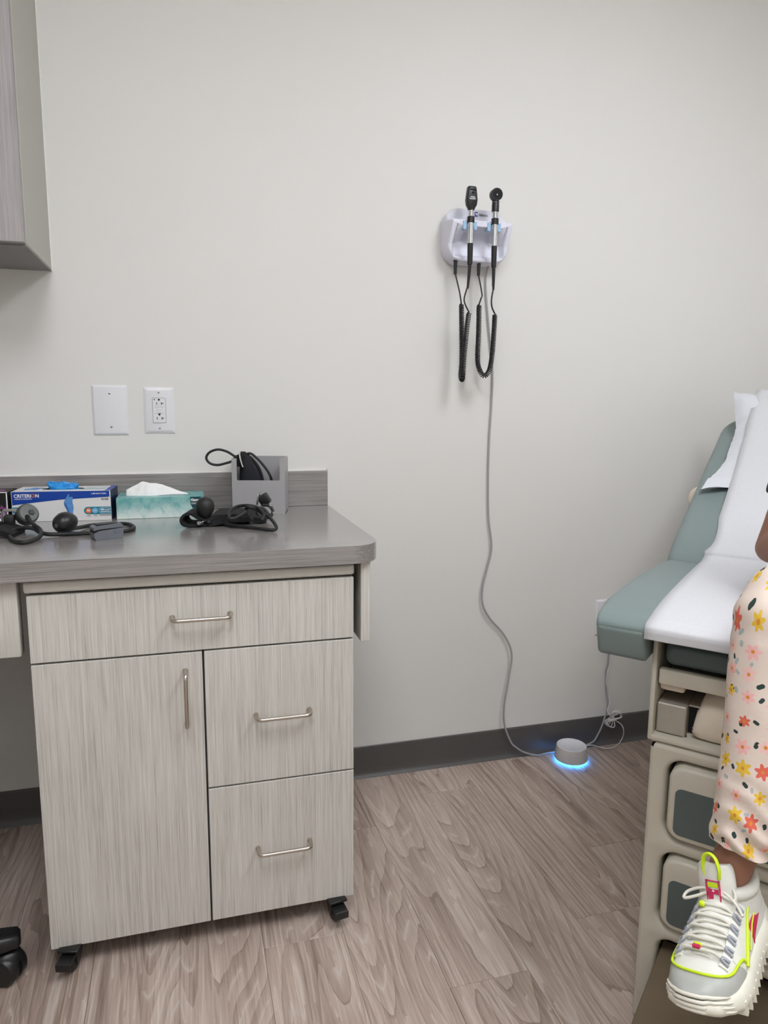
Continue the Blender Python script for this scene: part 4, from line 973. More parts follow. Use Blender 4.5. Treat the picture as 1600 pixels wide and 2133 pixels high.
shell = g(opening(UL + 0.006, UR - 0.006, 0.384, ZS - 0.012, DU0, DU1, 0.396, 0.549, 0.030),
          opening(UL + 0.006, UR - 0.006, 0.204, 0.384, DU0, DU1, 0.216, 0.369, 0.030),
          opening(UL + 0.006, UR - 0.006, 0.010, 0.204, DU0 + 0.004, DU1 - 0.004, 0.016, 0.190, 0.025))
# rounded vertical edges and top edge of the shell
prof = [(UL + 0.006, VF), (UL + 0.002, VF + 0.002), (UL, VF + 0.007), (UL, 1.12), (UR, 1.12), (UR, VF + 0.007), (UR - 0.002, VF + 0.002), (UR - 0.006, VF)]
for a, b in zip(prof, prof[1:]):
    shell.add(([(a[0], a[1], 0.010), (b[0], b[1], 0.010), (b[0], b[1], ZS - 0.012), (a[0], a[1], ZS - 0.012)], [(0, 1, 2, 3)]))
shell.add(loft([[(UL + 0.006 + i, VF + i, ZS - 0.012 + z), (UR - 0.006 - i, VF + i, ZS - 0.012 + z)] for i, z in ((0, 0), (0.001, 0.005), (0.004, 0.009), (0.009, 0.010))], cap=False, wrap=False))
shell.add(box(UL, UR, VF + 0.009, 1.12, ZS - 0.006, ZS - 0.002))
shell.add(box(UL + 0.02, UR - 0.02, VF + 0.06, 1.1, 0.0, 0.012))
mk('base', shell, 'beige', et, 50)
for z0, z1 in ((0.402, 0.5435), (0.222, 0.3635)):
    u0, u1 = DU0 + 0.007, DU1 - 0.005
    def rr(e, y, r): return [(p, y, q) for p, q in rrect(u1 - u0 - 2 * e, z1 - z0 - 2 * e, r, 7, (u0 + u1) / 2, (z0 + z1) / 2)]
    dw = mk('drawer', loft([rr(0.0, VF + 0.050, 0.026), rr(0.0, VF - 0.003, 0.026), rr(0.003, VF - 0.008, 0.024), rr(0.006, VF - 0.009, 0.022)]), 'beige', et, 50)
    pz0, pz1 = z0 + 0.012, z1 - 0.040; pu0, pu1 = u0 + 0.0125, u1 - 0.0125
    mk('insert_panel', prism(rrect(pu1 - pu0, pz1 - pz0, 0.012, 5, (pu0 + pu1) / 2, (pz0 + pz1) / 2), VF - 0.0100, VF - 0.006), 'panel_teal', dw, 30, label='dark teal drawer panel')
mk('recess_shade_sheet', g(box(DU0 - 0.004, DU1 + 0.004, VF + 0.056, VF + 0.062, 0.012, 0.55)), 'black_matte', et, 0)  # black sheet standing in for the shade behind drawers and step
# upper open frame
mk('upper_frame', g(rbox(UL - 0.006, UL + 0.003, VF - 0.002, 1.05, ZS, 0.770, 0.003, 2), rbox(UR - 0.010, UR + 0.004, VF - 0.002, 1.05, ZS, 0.770, 0.003, 2), rbox(UL - 0.004, UR + 0.004, VF - 0.002, 0.9, ZS + 0.0005, ZS + 0.012, 0.003, 2), box(UL, UR, 0.56, 0.58, ZS, 0.77), box(UL, UR, VF + 0.05, 1.05, 0.768, 0.774)), 'beige', et, 40)
mk('frame_bolt', lathe([(0.0, ZS + 0.012), (0.006, ZS + 0.012), (0.0055, ZS + 0.0135), (0.0, ZS + 0.0135)], 16, (UL + 0.052, VF + 0.022, 0)), 'steel', et, 40)
# pull-out leg rest
lr = mk('leg_rest_slide', g(rbox(UL + 0.006, UR - 0.006, VF + 0.002, VF + 0.020, 0.686, 0.7155, 0.004, 2), rbox(UL + 0.014, UR - 0.014, VF + 0.02, 0.5, 0.690, 0.700, 0.002, 1)), 'beige', et, 40)
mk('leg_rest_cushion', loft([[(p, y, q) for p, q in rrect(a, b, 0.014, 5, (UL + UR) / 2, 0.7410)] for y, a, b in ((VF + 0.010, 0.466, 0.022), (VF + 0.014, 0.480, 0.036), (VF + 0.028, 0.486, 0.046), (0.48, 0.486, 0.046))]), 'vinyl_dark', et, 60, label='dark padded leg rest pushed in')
mk('slide_underside', rbox(UL + 0.007, UL + 0.050, VF + 0.012, 0.3, 0.672, 0.688, 0.006, 2), 'cream', et, 40)
sb = mk('stirrup_housing', g(rbox(UL + 0.005, UL + 0.055, VF + 0.012, 0.42, 0.592, 0.648, 0.002, 1)), 'housing_grey', et, 30)
mk('gap_shade_block', g(box(UL + 0.0555, UL + 0.30, VF + 0.040, 0.42, 0.592, 0.645)), 'black_matte', et, 0)  # solid black block painted in for the shade beside the housing
mk('housing_lid', rbox(UL + 0.0555, UR - 0.02, VF + 0.030, 0.42, 0.645, 0.648, 0.001, 1), 'housing_grey', et, 30)
mk('treatment_pan', loft([[(u, y, z) for y, z in ((VF + 0.018, z0), (VF + 0.012, z0 + 0.012), (VF + 0.016, z1 * 0.5 + z0 * 0.5), (VF + 0.034, z1 - 0.006), (VF + 0.046, z1), (VF + 0.20, z1), (VF + 0.20, z0))] for u, z0, z1 in ((UL + 0.066, 0.604, 0.612), (UL + 0.069, 0.598, 0.640), (UL + 0.080, 0.595, 0.668), (UL + 0.100, 0.594, 0.678), (UR - 0.12, 0.594, 0.678))]), 'cream', et, 60)
# step
sp = mk('step', rbox(DU0 + 0.006, DU1 - 0.006, -0.27, VF + 0.055, 0.130, 0.150, 0.006, 2), 'beige', et, 40)
mk('step_tread', rbox(DU0 + 0.007, DU1 - 0.007, -0.268, VF + 0.05, 0.1495, 0.1545, 0.002, 1), 'step_brown', sp, 40, label='brown non-slip step tread')
mk('step_front', rbox(DU0 + 0.006, DU1 - 0.006, -0.268, -0.255, 0.03, 0.132, 0.004, 2), 'beige', sp, 40)

# cushions
CW_ = 0.71
def pad(rows, seg=6):
    """rows: (y, u0, u1, z0, z1, r) -> rounded slab lofted along y."""
    return loft([[(p, y, q) for p, q in rrect(u1 - u0, z1 - z0, r, seg, (u0 + u1) / 2, (z0 + z1) / 2)] for y, u0, u1, z0, z1, r in rows])
seat = pad([(0.000, 0.006, 0.704, 0.784, 0.793, 0.004), (0.003, 0.002, 0.708, 0.782, 0.799, 0.006), (0.010, 0.0, 0.710, 0.782, 0.803, 0.008), (0.03, -0.004, 0.714, 0.780, 0.8085, 0.010), (0.10, -0.012, 0.722, 0.775, 0.8165, 0.016),
            (0.20, -0.015, 0.725, 0.765, 0.819, 0.022), (0.32, -0.012, 0.722, 0.765, 0.821, 0.022), (0.48, 0.000, 0.710, 0.765, 0.821, 0.022), (0.515, 0.005, 0.705, 0.767, 0.818, 0.020), (0.528, 0.012, 0.698, 0.775, 0.806, 0.012)])
wing = lambda a, b: pad([(-0.003, a + 0.008, b - 0.006, 0.738, 0.782, 0.006), (-0.001, a + 0.003, b - 0.002, 0.733, 0.788, 0.006), (0.006, a, b, 0.7285, 0.794, 0.008), (0.05, a - 0.003, b, 0.7285, 0.800, 0.008), (0.25, a - 0.01, b, 0.732, 0.800, 0.012), (0.40, a, b, 0.755, 0.800, 0.012), (0.42, a + 0.01, b - 0.01, 0.765, 0.79, 0.01)])
def slant(vf): return [(x, y + (0.020 * max(0.0, 0.79 - z) / 0.06 if y < 0.1 else 0.0), z) for x, y, z in vf[0]], vf[1]
mk('seat_cushion', g(seat, slant(wing(0.001, 0.090)), slant(wing(0.620, 0.709))), 'vinyl', et, 60, label='sage grey vinyl seat cushion')
PHI = radians(23.0); HV, HZ = 0.530, 0.808
def backp(u, L, h):     # point on the inclined back: along L, off the surface by h
    return (u, HV + L * cos(PHI) - h * sin(PHI), HZ + L * sin(PHI) + h * cos(PHI))
def backpad(rows, seg=6):
    return loft([[backp(p, L, q) for p, q in rrect(u1 - u0, z1 - z0, r, seg, (u0 + u1) / 2, (z0 + z1) / 2)] for L, u0, u1, z0, z1, r in rows])
rows = [(0.0, 0.012, 0.698, -0.040, -0.004, 0.012), (0.008, 0.005, 0.705, -0.055, 0.006, 0.018), (0.03, 0.002, 0.708, -0.060, 0.011, 0.022), (0.10, 0.0, 0.71, -0.060, 0.012, 0.022)]
LB = 0.860; RC = 0.12
for i in range(9):
    a = i * pi / 2 / 8.0
    ins = RC * (1 - cos(a)); rows.append((LB - RC + RC * sin(a) * 0.999, ins, 0.71 - ins, -0.060 + 0.02 * (i / 8) ** 3, 0.012 - 0.016 * (i / 8) ** 4, 0.022 - 0.008 * i / 8))
mk('back_cushion', backpad(rows), 'vinyl', et, 60, label='sage grey vinyl backrest raised at a low angle')
mk('back_frame', g(tube([backp(0.12, 0.02, -0.075), backp(0.12, 0.6, -0.075)], 0.014, 10), tube([backp(0.59, 0.02, -0.075), backp(0.59, 0.6, -0.075)], 0.014, 10), tube([backp(0.355, 0.45, -0.07), (0.355, 0.80, 0.60)], 0.018, 10)), 'beige', et, 50)
kp = backp(0.016, 0.375, -0.034)
mk('adjustment_knob', g(loft([[(kp[0] + r * cos(q), kp[1] + x, kp[2] + r * sin(q)) for q in [2 * pi * i / 28 for i in range(28)]] for x, r in ((0.03, 0.010), (0.006, 0.012), (0.004, 0.032), (-0.008, 0.036), (-0.014, 0.033), (-0.016, 0.022))])), 'cream', et, 40, label='round cream plastic knob')

# ------------------------------------------------------------------ pillow on the backrest
NP = 40
PAPH = [(0.0, 0.020), (0.25, 0.0195), (0.33, 0.022), (0.40, 0.030), (0.50, 0.042), (0.60, 0.058), (0.70, 0.082), (0.78, 0.104), (0.84, 0.100), (0.90, 0.080)]
def pillow_pt(sx, sy, side):
    """A flattened rectangle with pulled-out corners and creases, pressed under the paper."""
    ex, ey = abs(sx), abs(sy)
    pinch = 1 + 0.012 * (1 - ey ** 2) * ex ** 3; pin2 = 1 - 0.07 * (1 - ex ** 2) * ey ** 3
    u = 0.350 + sx * 0.292 * pinch; L = 0.590 + sy * 0.235 * pin2
    room = lint_(PAPH, L) - 0.016
    th = 0.5 * room * (1 - ex ** 6) ** 0.5 * (1 - ey ** 6) ** 0.5
    c1 = noise.noise(Vector((sx * 3.0, sy * 9.0 + 1.3 * sx, 2.0))); c2 = noise.noise(Vector((sx * 7.0, sy * 15, 5.0 + side)))
    rim = max(0.0, ex - 0.76) / 0.24
    cr = rim * (0.012 * c1 + 0.007 * c2 + 0.006 * noise.noise(Vector((sx * 5, sy * 30 + sx * 9, 3.0))))
    hgt = 0.0150 + room * 0.5 + side * th * 0.97 + cr
    if sx < 0:
        cn = (max(0.0, ex - 0.70) / 0.30) ** 1.3
        lo = cn * max(0.0, -sy - 0.45) / 0.55; hi = cn * max(0.0, sy - 0.35) / 0.65
        u += -0.040 * lo - 0.030 * hi; L += -0.045 * lo - 0.030 * hi; hgt += 0.008 * lo + 0.062 * hi
    return backp(u, L, hgt)
def lint_(tab, x):
    for (a, p), (b, q) in zip(tab, tab[1:]):
        if x <= b: return p + (q - p) * (x - a) / (b - a)
    return tab[-1][1]
vt = []; ft = []
for side in (1, -1):
    o0 = len(vt)
    for j in range(NP + 1):
        for i in range(NP + 1):
            vt.append(pillow_pt(-1 + 2 * i / NP, -1 + 2 * j / NP, side))
    for j in range(NP):
        for i in range(NP):
            a = o0 + j * (NP + 1) + i; q = (a, a + 1, a + NP + 2, a + NP + 1); ft.append(q if side > 0 else q[::-1])
mk('pillow', (vt, ft), 'pillow', base=(0.34, 1.03, 1.0), frame=TF, smooth=80, label='white pillow in a crinkled cover lying on the backrest', cat='pillow')

# ------------------------------------------------------------------ paper sheet over pillow, back and seat
cen = []      # (v, z) down the middle, from the head to the foot
for L, hh in [(0.89, 0.075)] + [(0.84 - 0.04 * i, lint_(PAPH, 0.84 - 0.04 * i) + 0.0015) for i in range(14)] + [(0.24, 0.0205), (0.16, 0.0175), (0.08, 0.0170), (0.035, 0.020)]:
    cen.append(backp(0, L, hh)[1:])
cen += [(0.545, 0.830), (0.515, 0.8255), (0.48, 0.8245), (0.32, 0.8245), (0.20, 0.8225), (0.10, 0.818), (0.03, 0.8100), (0.008, 0.8060), (-0.0020, 0.801), (-0.0050, 0.794), (-0.0052, 0.787), (-0.005, 0.779)]
C3 = crom([(0, a, b) for a, b in cen], 5)
rings = []; NU = 26
for i, p in enumerate(C3):
    ring = []
    s = i / (len(C3) - 1)
    for k in range(NU + 1):
        u = 0.088 + (0.622 - 0.088) * k / NU
        wob = 0.0008 * noise.noise(Vector((u * 20, s * 30, 1.0))) + 0.0007
        edge = 0.003 * noise.noise(Vector((s * 9, 3.0, 0))) * (1 if k in (0, NU) else 0)
        dz = 0.0
        if k < 3 and 0.52 < s < 0.60: edge += 0.010 * (3 - k) / 3 * sin((s - 0.52) / 0.08 * pi)
        ring.append((u + edge, p.y, p.z + wob + dz))
    rings.append(ring)
v, f = loft(rings, wrap=False, cap=False)
pap = mk('exam_paper', (v, f), 'paper', base=(0.355, 0.3, 0.825), frame=TF, smooth=80, label='strip of white paper covering the exam table middle', cat='paper sheet')
sol = pap.modifiers.new('thickness', 'SOLIDIFY'); sol.thickness = 0.0005

# ------------------------------------------------------------------ person seated on the foot end (same local frame as the table; faces -y)
PC = (0.42, 0.24, 0.825)
pe = thing('person', 'child in floral leggings and chunky white sneakers seated on the exam table', 'person', PC, TF)
KN = (0.290, -0.085, 0.895); AN = (0.283, -0.140, 0.47)
SH = Vector((0.315, 0.27, 1.165)); EL = Vector((0.2475, 0.290, 0.912)); WR = Vector((0.330, 0.120, 1.000))
SHL = Vector((0.520, 0.27, 1.165)); ELL = Vector((0.560, 0.30, 0.93)); WRL = Vector((0.480, 0.110, 0.985))
body = G()
# torso and head
body.add(loft([[(0.42 + p, 0.24 + q + dy, z) for p, q in rrect(w, dd, dd * 0.48, 6)] for z, w, dd, dy in ((0.83, 0.20, 0.15, 0.0), (0.90, 0.21, 0.155, 0.0), (0.98, 0.19, 0.14, 0.01), (1.08, 0.20, 0.145, 0.02), (1.15, 0.22, 0.14, 0.03), (1.185, 0.18, 0.11, 0.03), (1.205, 0.09, 0.08, 0.03))]))
body.add(cyl((0.42, 0.27, 1.17), (0.42, 0.255, 1.27), 0.040, 0.038))
body.add(ball((0.42, 0.25, 1.345), 0.070, 0.085, 0.100, 24, 16))
body.add(ball((0.42, 0.205, 1.300), 0.048, 0.045, 0.045, 18, 12))          # jaw
body.add(ball((0.42, 0.163, 1.330), 0.012, 0.014, 0.015, 12, 8))           # nose
for s in (-1, 1):
    body.add(ball((0.42 + s * 0.071, 0.262, 1.335), 0.010, 0.018, 0.026, 12, 8))
def limb(pts, rad, n=16): return tube(crom(pts, 7), [interp([(i / (len(rad) - 1), r) for i, r in enumerate(rad)], j / (7.0 * (len(pts) - 1))) for j in range(7 * (len(pts) - 1) + 1)], n)
for sh, el, wr in ((SH, EL, WR), (SHL, ELL, WRL)):
    body.add(limb([sh, sh.lerp(el, 0.5), el], [0.040, 0.034, 0.030]))
    body.add(ball(el + Vector((0, 0.004, -0.002)), 0.031, 0.031, 0.030))
    body.add(limb([el, el.lerp(wr, 0.4), wr], [0.030, 0.030, 0.020]))
    fw = (wr - el).normalized(); fw = Vector((fw.x * 0.6, -0.9, -0.12)).normalized(); sd = fw.cross(Vector((0, 0, 1))).normalized()
    pm = wr + fw * 0.035
    body.add(loft([[wr + fw * (0.070 * s) + sd * (p * w) + Vector((0, 0, q * w * 0.45)) for p, q in rrect(1, 1, 0.45, 4)] for s, w in ((-0.1, 0.036), (0.3, 0.050), (0.7, 0.058), (1.0, 0.056))]))
    inner = 1 if wr.x < 0.42 else -1
    for kf, (off, ln) in enumerate(((-0.0210, 0.044), (-0.0070, 0.052), (0.0070, 0.048), (0.0205, 0.037))):
        b0 = wr + fw * 0.066 + sd * off
        body.add(limb([b0, b0 + fw * ln * 0.5 + Vector((0, 0, -0.004)), b0 + fw * ln + Vector((0, 0, -0.018))], [0.0072, 0.0066, 0.0055], 10))
    tb0 = wr + fw * 0.020 - sd * (0.022 * -inner)
    body.add(limb([tb0, tb0 + fw * 0.022 + sd * inner * 0.016, tb0 + fw * 0.044 + sd * inner * 0.020 + Vector((0, 0, -0.010))], [0.009, 0.0078, 0.006], 10))
# legs inside the leggings, bare ankles
LEG_R = [(0.370, 0.21, 0.890), (0.340, 0.06, 0.900), (0.305, -0.045, 0.895), (0.293, -0.090, 0.860), (0.292, -0.105, 0.80), (0.290, -0.130, 0.68), (0.282, -0.163, 0.57), (0.268, -0.174, 0.505)]
LEG_L = [(0.470, 0.21, 0.890), (0.480, 0.06, 0.900), (0.480, -0.045, 0.895), (0.480, -0.090, 0.860), (0.480, -0.105, 0.80), (0.480, -0.130, 0.68), (0.480, -0.163, 0.57), (0.484, -0.174, 0.505)]
for lg in (LEG_R, LEG_L):
    body.add(limb(lg, [0.058, 0.048, 0.038, 0.034, 0.036, 0.036, 0.028, 0.029]))
    a = Vector(lg[-1])
    body.add(limb([a + Vector((0, 0, 0.01)), a + Vector((0, -0.012, -0.030)), a + Vector((0, -0.060, -0.085))], [0.028, 0.024, 0.018]))
    body.add(ball(a + Vector((0, 0.008, -0.012)), 0.027, 0.030, 0.028))
bo = mk('body', body, 'skin', pe, 180)
rm = bo.modifiers.new('join', 'REMESH'); rm.mode = 'VOXEL'; rm.voxel_size = 0.0048; rm.use_smooth_shade = True
sm = bo.modifiers.new('relax', 'SMOOTH'); sm.factor = 0.5; sm.iterations = 5
for s in (-1, 1):
    ey = mk('eye', ball((0.42 + s * 0.028, 0.1785, 1.350), 0.0125, 0.008, 0.0062), 'eye_white', pe, 60)
    mk('iris', ball((0.42 + s * 0.028, 0.1718, 1.350), 0.0052, 0.0026, 0.0054), 'hair', ey, 60)
    mk('eyebrow', tube([(0.42 + s * 0.014, 0.166, 1.368), (0.42 + s * 0.028, 0.165, 1.372), (0.42 + s * 0.043, 0.174, 1.367)], 0.0028, 8), 'hair', pe, 60)
mk('mouth', tube(crom([(0.400, 0.1640, 1.3000), (0.412, 0.1585, 1.3015), (0.42, 0.1575, 1.3000), (0.428, 0.1585, 1.3015), (0.440, 0.1640, 1.3000)], 4), 0.0042, 8), 'lip', pe, 60)
hr = g(loft([[(0.42 + 0.078 * s * cos(q), 0.262 + 0.088 * s * sin(q), z) for q in [2 * pi * i / 28 for i in range(28)]] for z, s in ((1.335, 0.99), (1.37, 1.04), (1.41, 0.95), (1.44, 0.72), (1.458, 0.40), (1.464, 0.1))]), ball((0.42, 0.330, 1.375), 0.062, 0.055, 0.062))
mk('hair', hr, 'hair', pe, 80)
# shirt
shirt = G()
shirt.add(loft([[(0.42 + p, 0.24 + q + dy, z) for p, q in rrect(w, dd, dd * 0.48, 8)] for z, w, dd, dy in ((0.865, 0.245, 0.195, 0.0), (0.90, 0.240, 0.190, 0.0), (0.98, 0.225, 0.175, 0.01), (1.08, 0.228, 0.172, 0.02), (1.15, 0.238, 0.160, 0.03), (1.195, 0.195, 0.128, 0.03), (1.215, 0.105, 0.095, 0.028), (1.222, 0.09, 0.085, 0.027))]))
for sh, el in ((SH, EL), (SHL, ELL)):
    shirt.add(limb([sh.lerp(Vector((0.42, 0.27, 1.14)), 0.35), sh + Vector((0, 0, 0.002)), sh.lerp(el, 0.35), sh.lerp(el, 0.62)], [0.048, 0.052, 0.049, 0.049]))
so = mk('shirt', shirt, 'shirt', pe, 180)
rm = so.modifiers.new('join', 'REMESH'); rm.mode = 'VOXEL'; rm.voxel_size = 0.007; rm.use_smooth_shade = True
sm = so.modifiers.new('relax', 'SMOOTH'); sm.factor = 0.5; sm.iterations = 6
# leggings with printed flowers
def legging(path, rads, uoff):
    c = crom(path, 12); n = 40; rt = [(i / (len(rads) - 1), r) for i, r in enumerate(rads)]
    v = []; uv = []; f = []; s = 0.0; fr = frames(c); m = len(fr)
    A0 = None
    for i, (p, t, a, b) in enumerate(fr):
        if i: s += (p - fr[i - 1][0]).length
        q = i / (m - 1.0); r0 = interp(rt, q)
        for k in range(n + 1):
            th = 2 * pi * k / n + pi
            d = a * cos(th) + b * sin(th)
            wr = 0.0
            low = max(0.0, (q - 0.74) / 0.26) ** 0.8
            wr += low * 0.0072 * sin(s * 190 + 2.6 * sin(th + 0.6) + 3 * noise.noise(Vector((d.x * 1.5, d.y * 1.5, s * 9)))) * (0.6 + 0.4 * cos(th * 2 + 1))
            wr += 0.0030 * noise.noise(Vector((d.x * 2.2, d.y * 2.2, s * 18)))
            kb = math.exp(-((q - 0.40) / 0.07) ** 2)
            wr += kb * 0.002 * sin(s * 150 + th)
            pt = p + d * (r0 + wr)
            v.append(tuple(pt)); uv.append((uoff + th * 0.055, s))
    for i in range(m - 1):
        for k in range(n):
            x = i * (n + 1) + k; f.append((x, x + 1, x + n + 2, x + n + 1))
    # turned-in hem
    o0 = (m - 1) * (n + 1); o1 = len(v); p, t, a, b = fr[-1]
    for k in range(n + 1):
        th = 2 * pi * k / n + pi; d = a * cos(th) + b * sin(th)
        v.append(tuple(p + d * (interp(rt, 1.0) - 0.006) - t * 0.02)); uv.append((uoff + th * 0.055, s - 0.01))
    for k in range(n): f.append((o0 + k, o0 + k + 1, o1 + k + 1, o1 + k))
    q_ = G(); q_.v = v; q_.f = f; q_.uv = uv; return q_
PR = [(0.385, 0.24, 0.892), (0.350, 0.10, 0.900), (0.314, -0.020, 0.896), (0.2955, -0.075, 0.873), (0.2930, -0.096, 0.82), (0.2925, -0.115, 0.74), (0.2890, -0.138, 0.66), (0.2835, -0.160, 0.59), (0.2790, -0.170, 0.549)]
PRL = [(q, y, z) for q, (x, y, z) in zip((0.455, 0.474, 0.481, 0.481, 0.480, 0.480, 0.480, 0.480, 0.481), PR)]
RADS = [0.072, 0.072, 0.064, 0.0595, 0.0575, 0.0560, 0.0505, 0.0450, 0.0420]
lg1 = legging(PR, RADS, 0.0); lg2 = legging(PRL, RADS, 0.7)
pel = ball((0.42, 0.245, 0.895), 0.118, 0.098, 0.066, 28, 14)
pg = G(); pg.add((lg1.v, lg1.f), uv=lg1.uv); pg.add((lg2.v, lg2.f), uv=lg2.uv); pg.add(pel, uv=[(p[0] + 3, p[1] + p[2]) for p in pel[0]])
mk('leggings', pg, 'floral', pe, 80, label='cream cotton leggings printed with small flowers')

# ------------------------------------------------------------------ chunky sneaker (own frame: x to the toe, y to its left, z up)
SL = 0.222
WT = [(0.0, 0.012), (0.03, 0.024), (0.10, 0.0330), (0.22, 0.0350), (0.38, 0.0340), (0.55, 0.0385), (0.70, 0.0440), (0.82, 0.0435), (0.90, 0.0370), (0.96, 0.0255), (0.99, 0.013), (1.0, 0.004)]
HT = [(0.0, 0.050), (0.05, 0.062), (0.20, 0.060), (0.34, 0.062), (0.45, 0.060), (0.60, 0.050), (0.72, 0.040), (0.84, 0.031), (0.93, 0.0225), (1.0, 0.012)]
def sole_top(t): return 0.030 + 0.010 * (1 - t) ** 2 + 0.006 * max(0, (t - 0.75) / 0.25) ** 2
def lint(tab, x):
    for (a, p), (b, q) in zip(tab, tab[1:]):
        if x <= b: return p + (q - p) * (x - a) / (b - a)
    return tab[-1][1]
def S(t, a, off=0.0):
    """Point on the upper: t heel..toe, a -1 (right) .. 0 (ridge) .. 1 (left)."""
    w = lint(WT, t) * 0.93 + off; h = lint(HT, t) + off; th = a * pi / 2
    y = w * (abs(sin(th)) ** 0.80) * (1 if th >= 0 else -1)
    z = sole_top(t) - 0.004 + h * abs(cos(th)) ** 0.72
    return Vector((t * SL + off * max(0, (t - 0.9)) * 6, y + 0.004 * sin(pi * t), z))
up = loft([[S(t, -1 + 2 * k / 28.0) for k in range(29)] for t in [0.0, 0.01, 0.03, 0.06] + [0.1 + 0.85 * i / 30 for i in range(31)] + [0.965, 0.98, 0.99, 0.997, 1.0]], wrap=False)
def patch(t0, t1, a_of, off, nt=24, na=10):
    """Thickened overlay piece lying on the upper between two edge curves a_of(t) -> (a0, a1)."""
    rings = []
    for i in range(nt + 1):
        t = t0 + (t1 - t0) * i / nt; a0, a1 = a_of(t)
        top = [S(t, a0 + (a1 - a0) * k / na, off) for k in range(na + 1)]
        bot = [S(t, a0 + (a1 - a0) * k / na, -0.001) for k in range(na, -1, -1)]
        rings.append(top + bot)
    return loft(rings)
def outline(t, e=0.0):
    return lint(WT, t) + e
def sneaker(name, m, parent):
    def put(geo):
        r_ = G(); q = g(geo) if isinstance(geo, tuple) else geo; r_.add((q.v, q.f), m); return r_
    sh = mk(name, put(up), 'shoe_mesh', parent, 80, label='chunky white sneaker with neon yellow trim')
    ts = [0.0, 0.008, 0.02, 0.04, 0.07] + [0.1 + 0.82 * i / 26 for i in range(27)] + [0.945, 0.965, 0.98, 0.992, 1.0]
    def ring(e, zf):
        L_ = [(t * SL + (e * 1.0 if t > 0.93 else (-e if t < 0.05 else 0)) , (lint(WT, t) + e) + 0.004 * sin(pi * t), zf(t)) for t in ts]
        R2 = [(t * SL + (e * 1.0 if t > 0.93 else (-e if t < 0.05 else 0)) , -(lint(WT, t) + e) + 0.004 * sin(pi * t), zf(t)) for t in reversed(ts)]
        return L_ + R2
    spr = lambda t: 0.016 * max(0.0, (t - 0.70) / 0.30) ** 2
    sole = mk('sole', put(loft([ring(-0.004, lambda t: 0.006 + spr(t)), ring(0.003, lambda t: 0.008 + spr(t)), ring(0.006, lambda t: 0.016 + spr(t) * 0.9), ring(0.0045, lambda t: 0.026 + spr(t) * 0.6), ring(0.001, lambda t: sole_top(t) + 0.004), ring(-0.004, lambda t: sole_top(t) + 0.0055)])), 'shoe_sole', sh, 60)
    tg = G()
    for s in (-1, 1):
        for i in range(13):
            t = 0.05 + 0.76 * i / 12.0; w = lint(WT, t) + 0.0035; x = t * SL; y = s * w + 0.004 * sin(pi * t); z = 0.010 + spr(t)
            dw = (lint(WT, min(1, t + 0.03)) - lint(WT, max(0, t - 0.03))) / (0.06 * SL) * s
            tv = Vector((1, dw, 0)).normalized(); nv = Vector((-tv.y, tv.x, 0)) * s
            c = Vector((x, y, z)); hw = 0.0062
            tg.add(loft([[c - tv * hw - nv * 0.016 + Vector((0, 0, 0.012)), c - tv * hw + nv * 0.000 + Vector((0, 0, 0.012)), c - tv * hw - nv * 0.001 - Vector((0, 0, 0.009)), c - tv * hw - nv * 0.016 - Vector((0, 0, 0.009))],
                         [c + tv * hw - nv * 0.016 + Vector((0, 0, 0.012)), c + tv * hw * 0.2 + nv * 0.0035 + Vector((0, 0, 0.010)), c + tv * hw * 0.4 + nv * 0.0020 - Vector((0, 0, 0.008)), c + tv * hw - nv * 0.016 - Vector((0, 0, 0.008))]]))
    mk('tread_teeth', put(tg), 'shoe_sole', sh, 20)
    rd = G()
    for j in range(4):
        pts = []
        for s in range(-10, 11):
            t = 1.0 - 0.12 * (abs(s) / 10.0) ** 1.6; e = (0.0056, 0.0054, 0.0042, 0.0016)[j]
            pts.append(((t * SL) + (e if abs(s) < 4 else e * 0.4), (1 if s > 0 else -1) * (lint(WT, t) + e * (abs(s) / 10.0)) * (1 if s else 0) + 0.004 * sin(pi * t), 0.014 + 0.0055 * j + spr(t)))
        rd.add(tube(crom(pts, 2), [0.0021 * (1 - (abs(q - 20) / 20.0) ** 4) + 0.0004 for q in range(41)], 6))
    mk('toe_ridges', put(rd), 'shoe_sole', sh, 60)
    # leather panels
    mk('toe_panel', put(patch(0.70, 0.965, lambda t: (-0.80 + 0.10 * (t - 0.7), 0.80 - 0.10 * (t - 0.7)), 0.0022)), 'shoe_white', sh, 60)
    def t_in(a):
        b = min(1.0, abs(a) / 0.66); return 0.72 + 0.17 * max(0.0, sqrt(max(0.0, 1 - b * b))) ** 0.8 - 0.07 * max(0.0, abs(a) - 0.66) / 0.34
    gr = []
    for i in range(49):
        a = -1 + i / 24.0; t0 = t_in(a)
        gr.append([S(t0 + (0.996 - t0) * k / 10.0, a, 0.0034) for k in range(11)] + [S(t0 + (0.996 - t0) * k / 10.0, a, -0.001) for k in range(10, -1, -1)])
    mk('toe_guard', put(loft(gr)), 'shoe_grey', sh, 60)
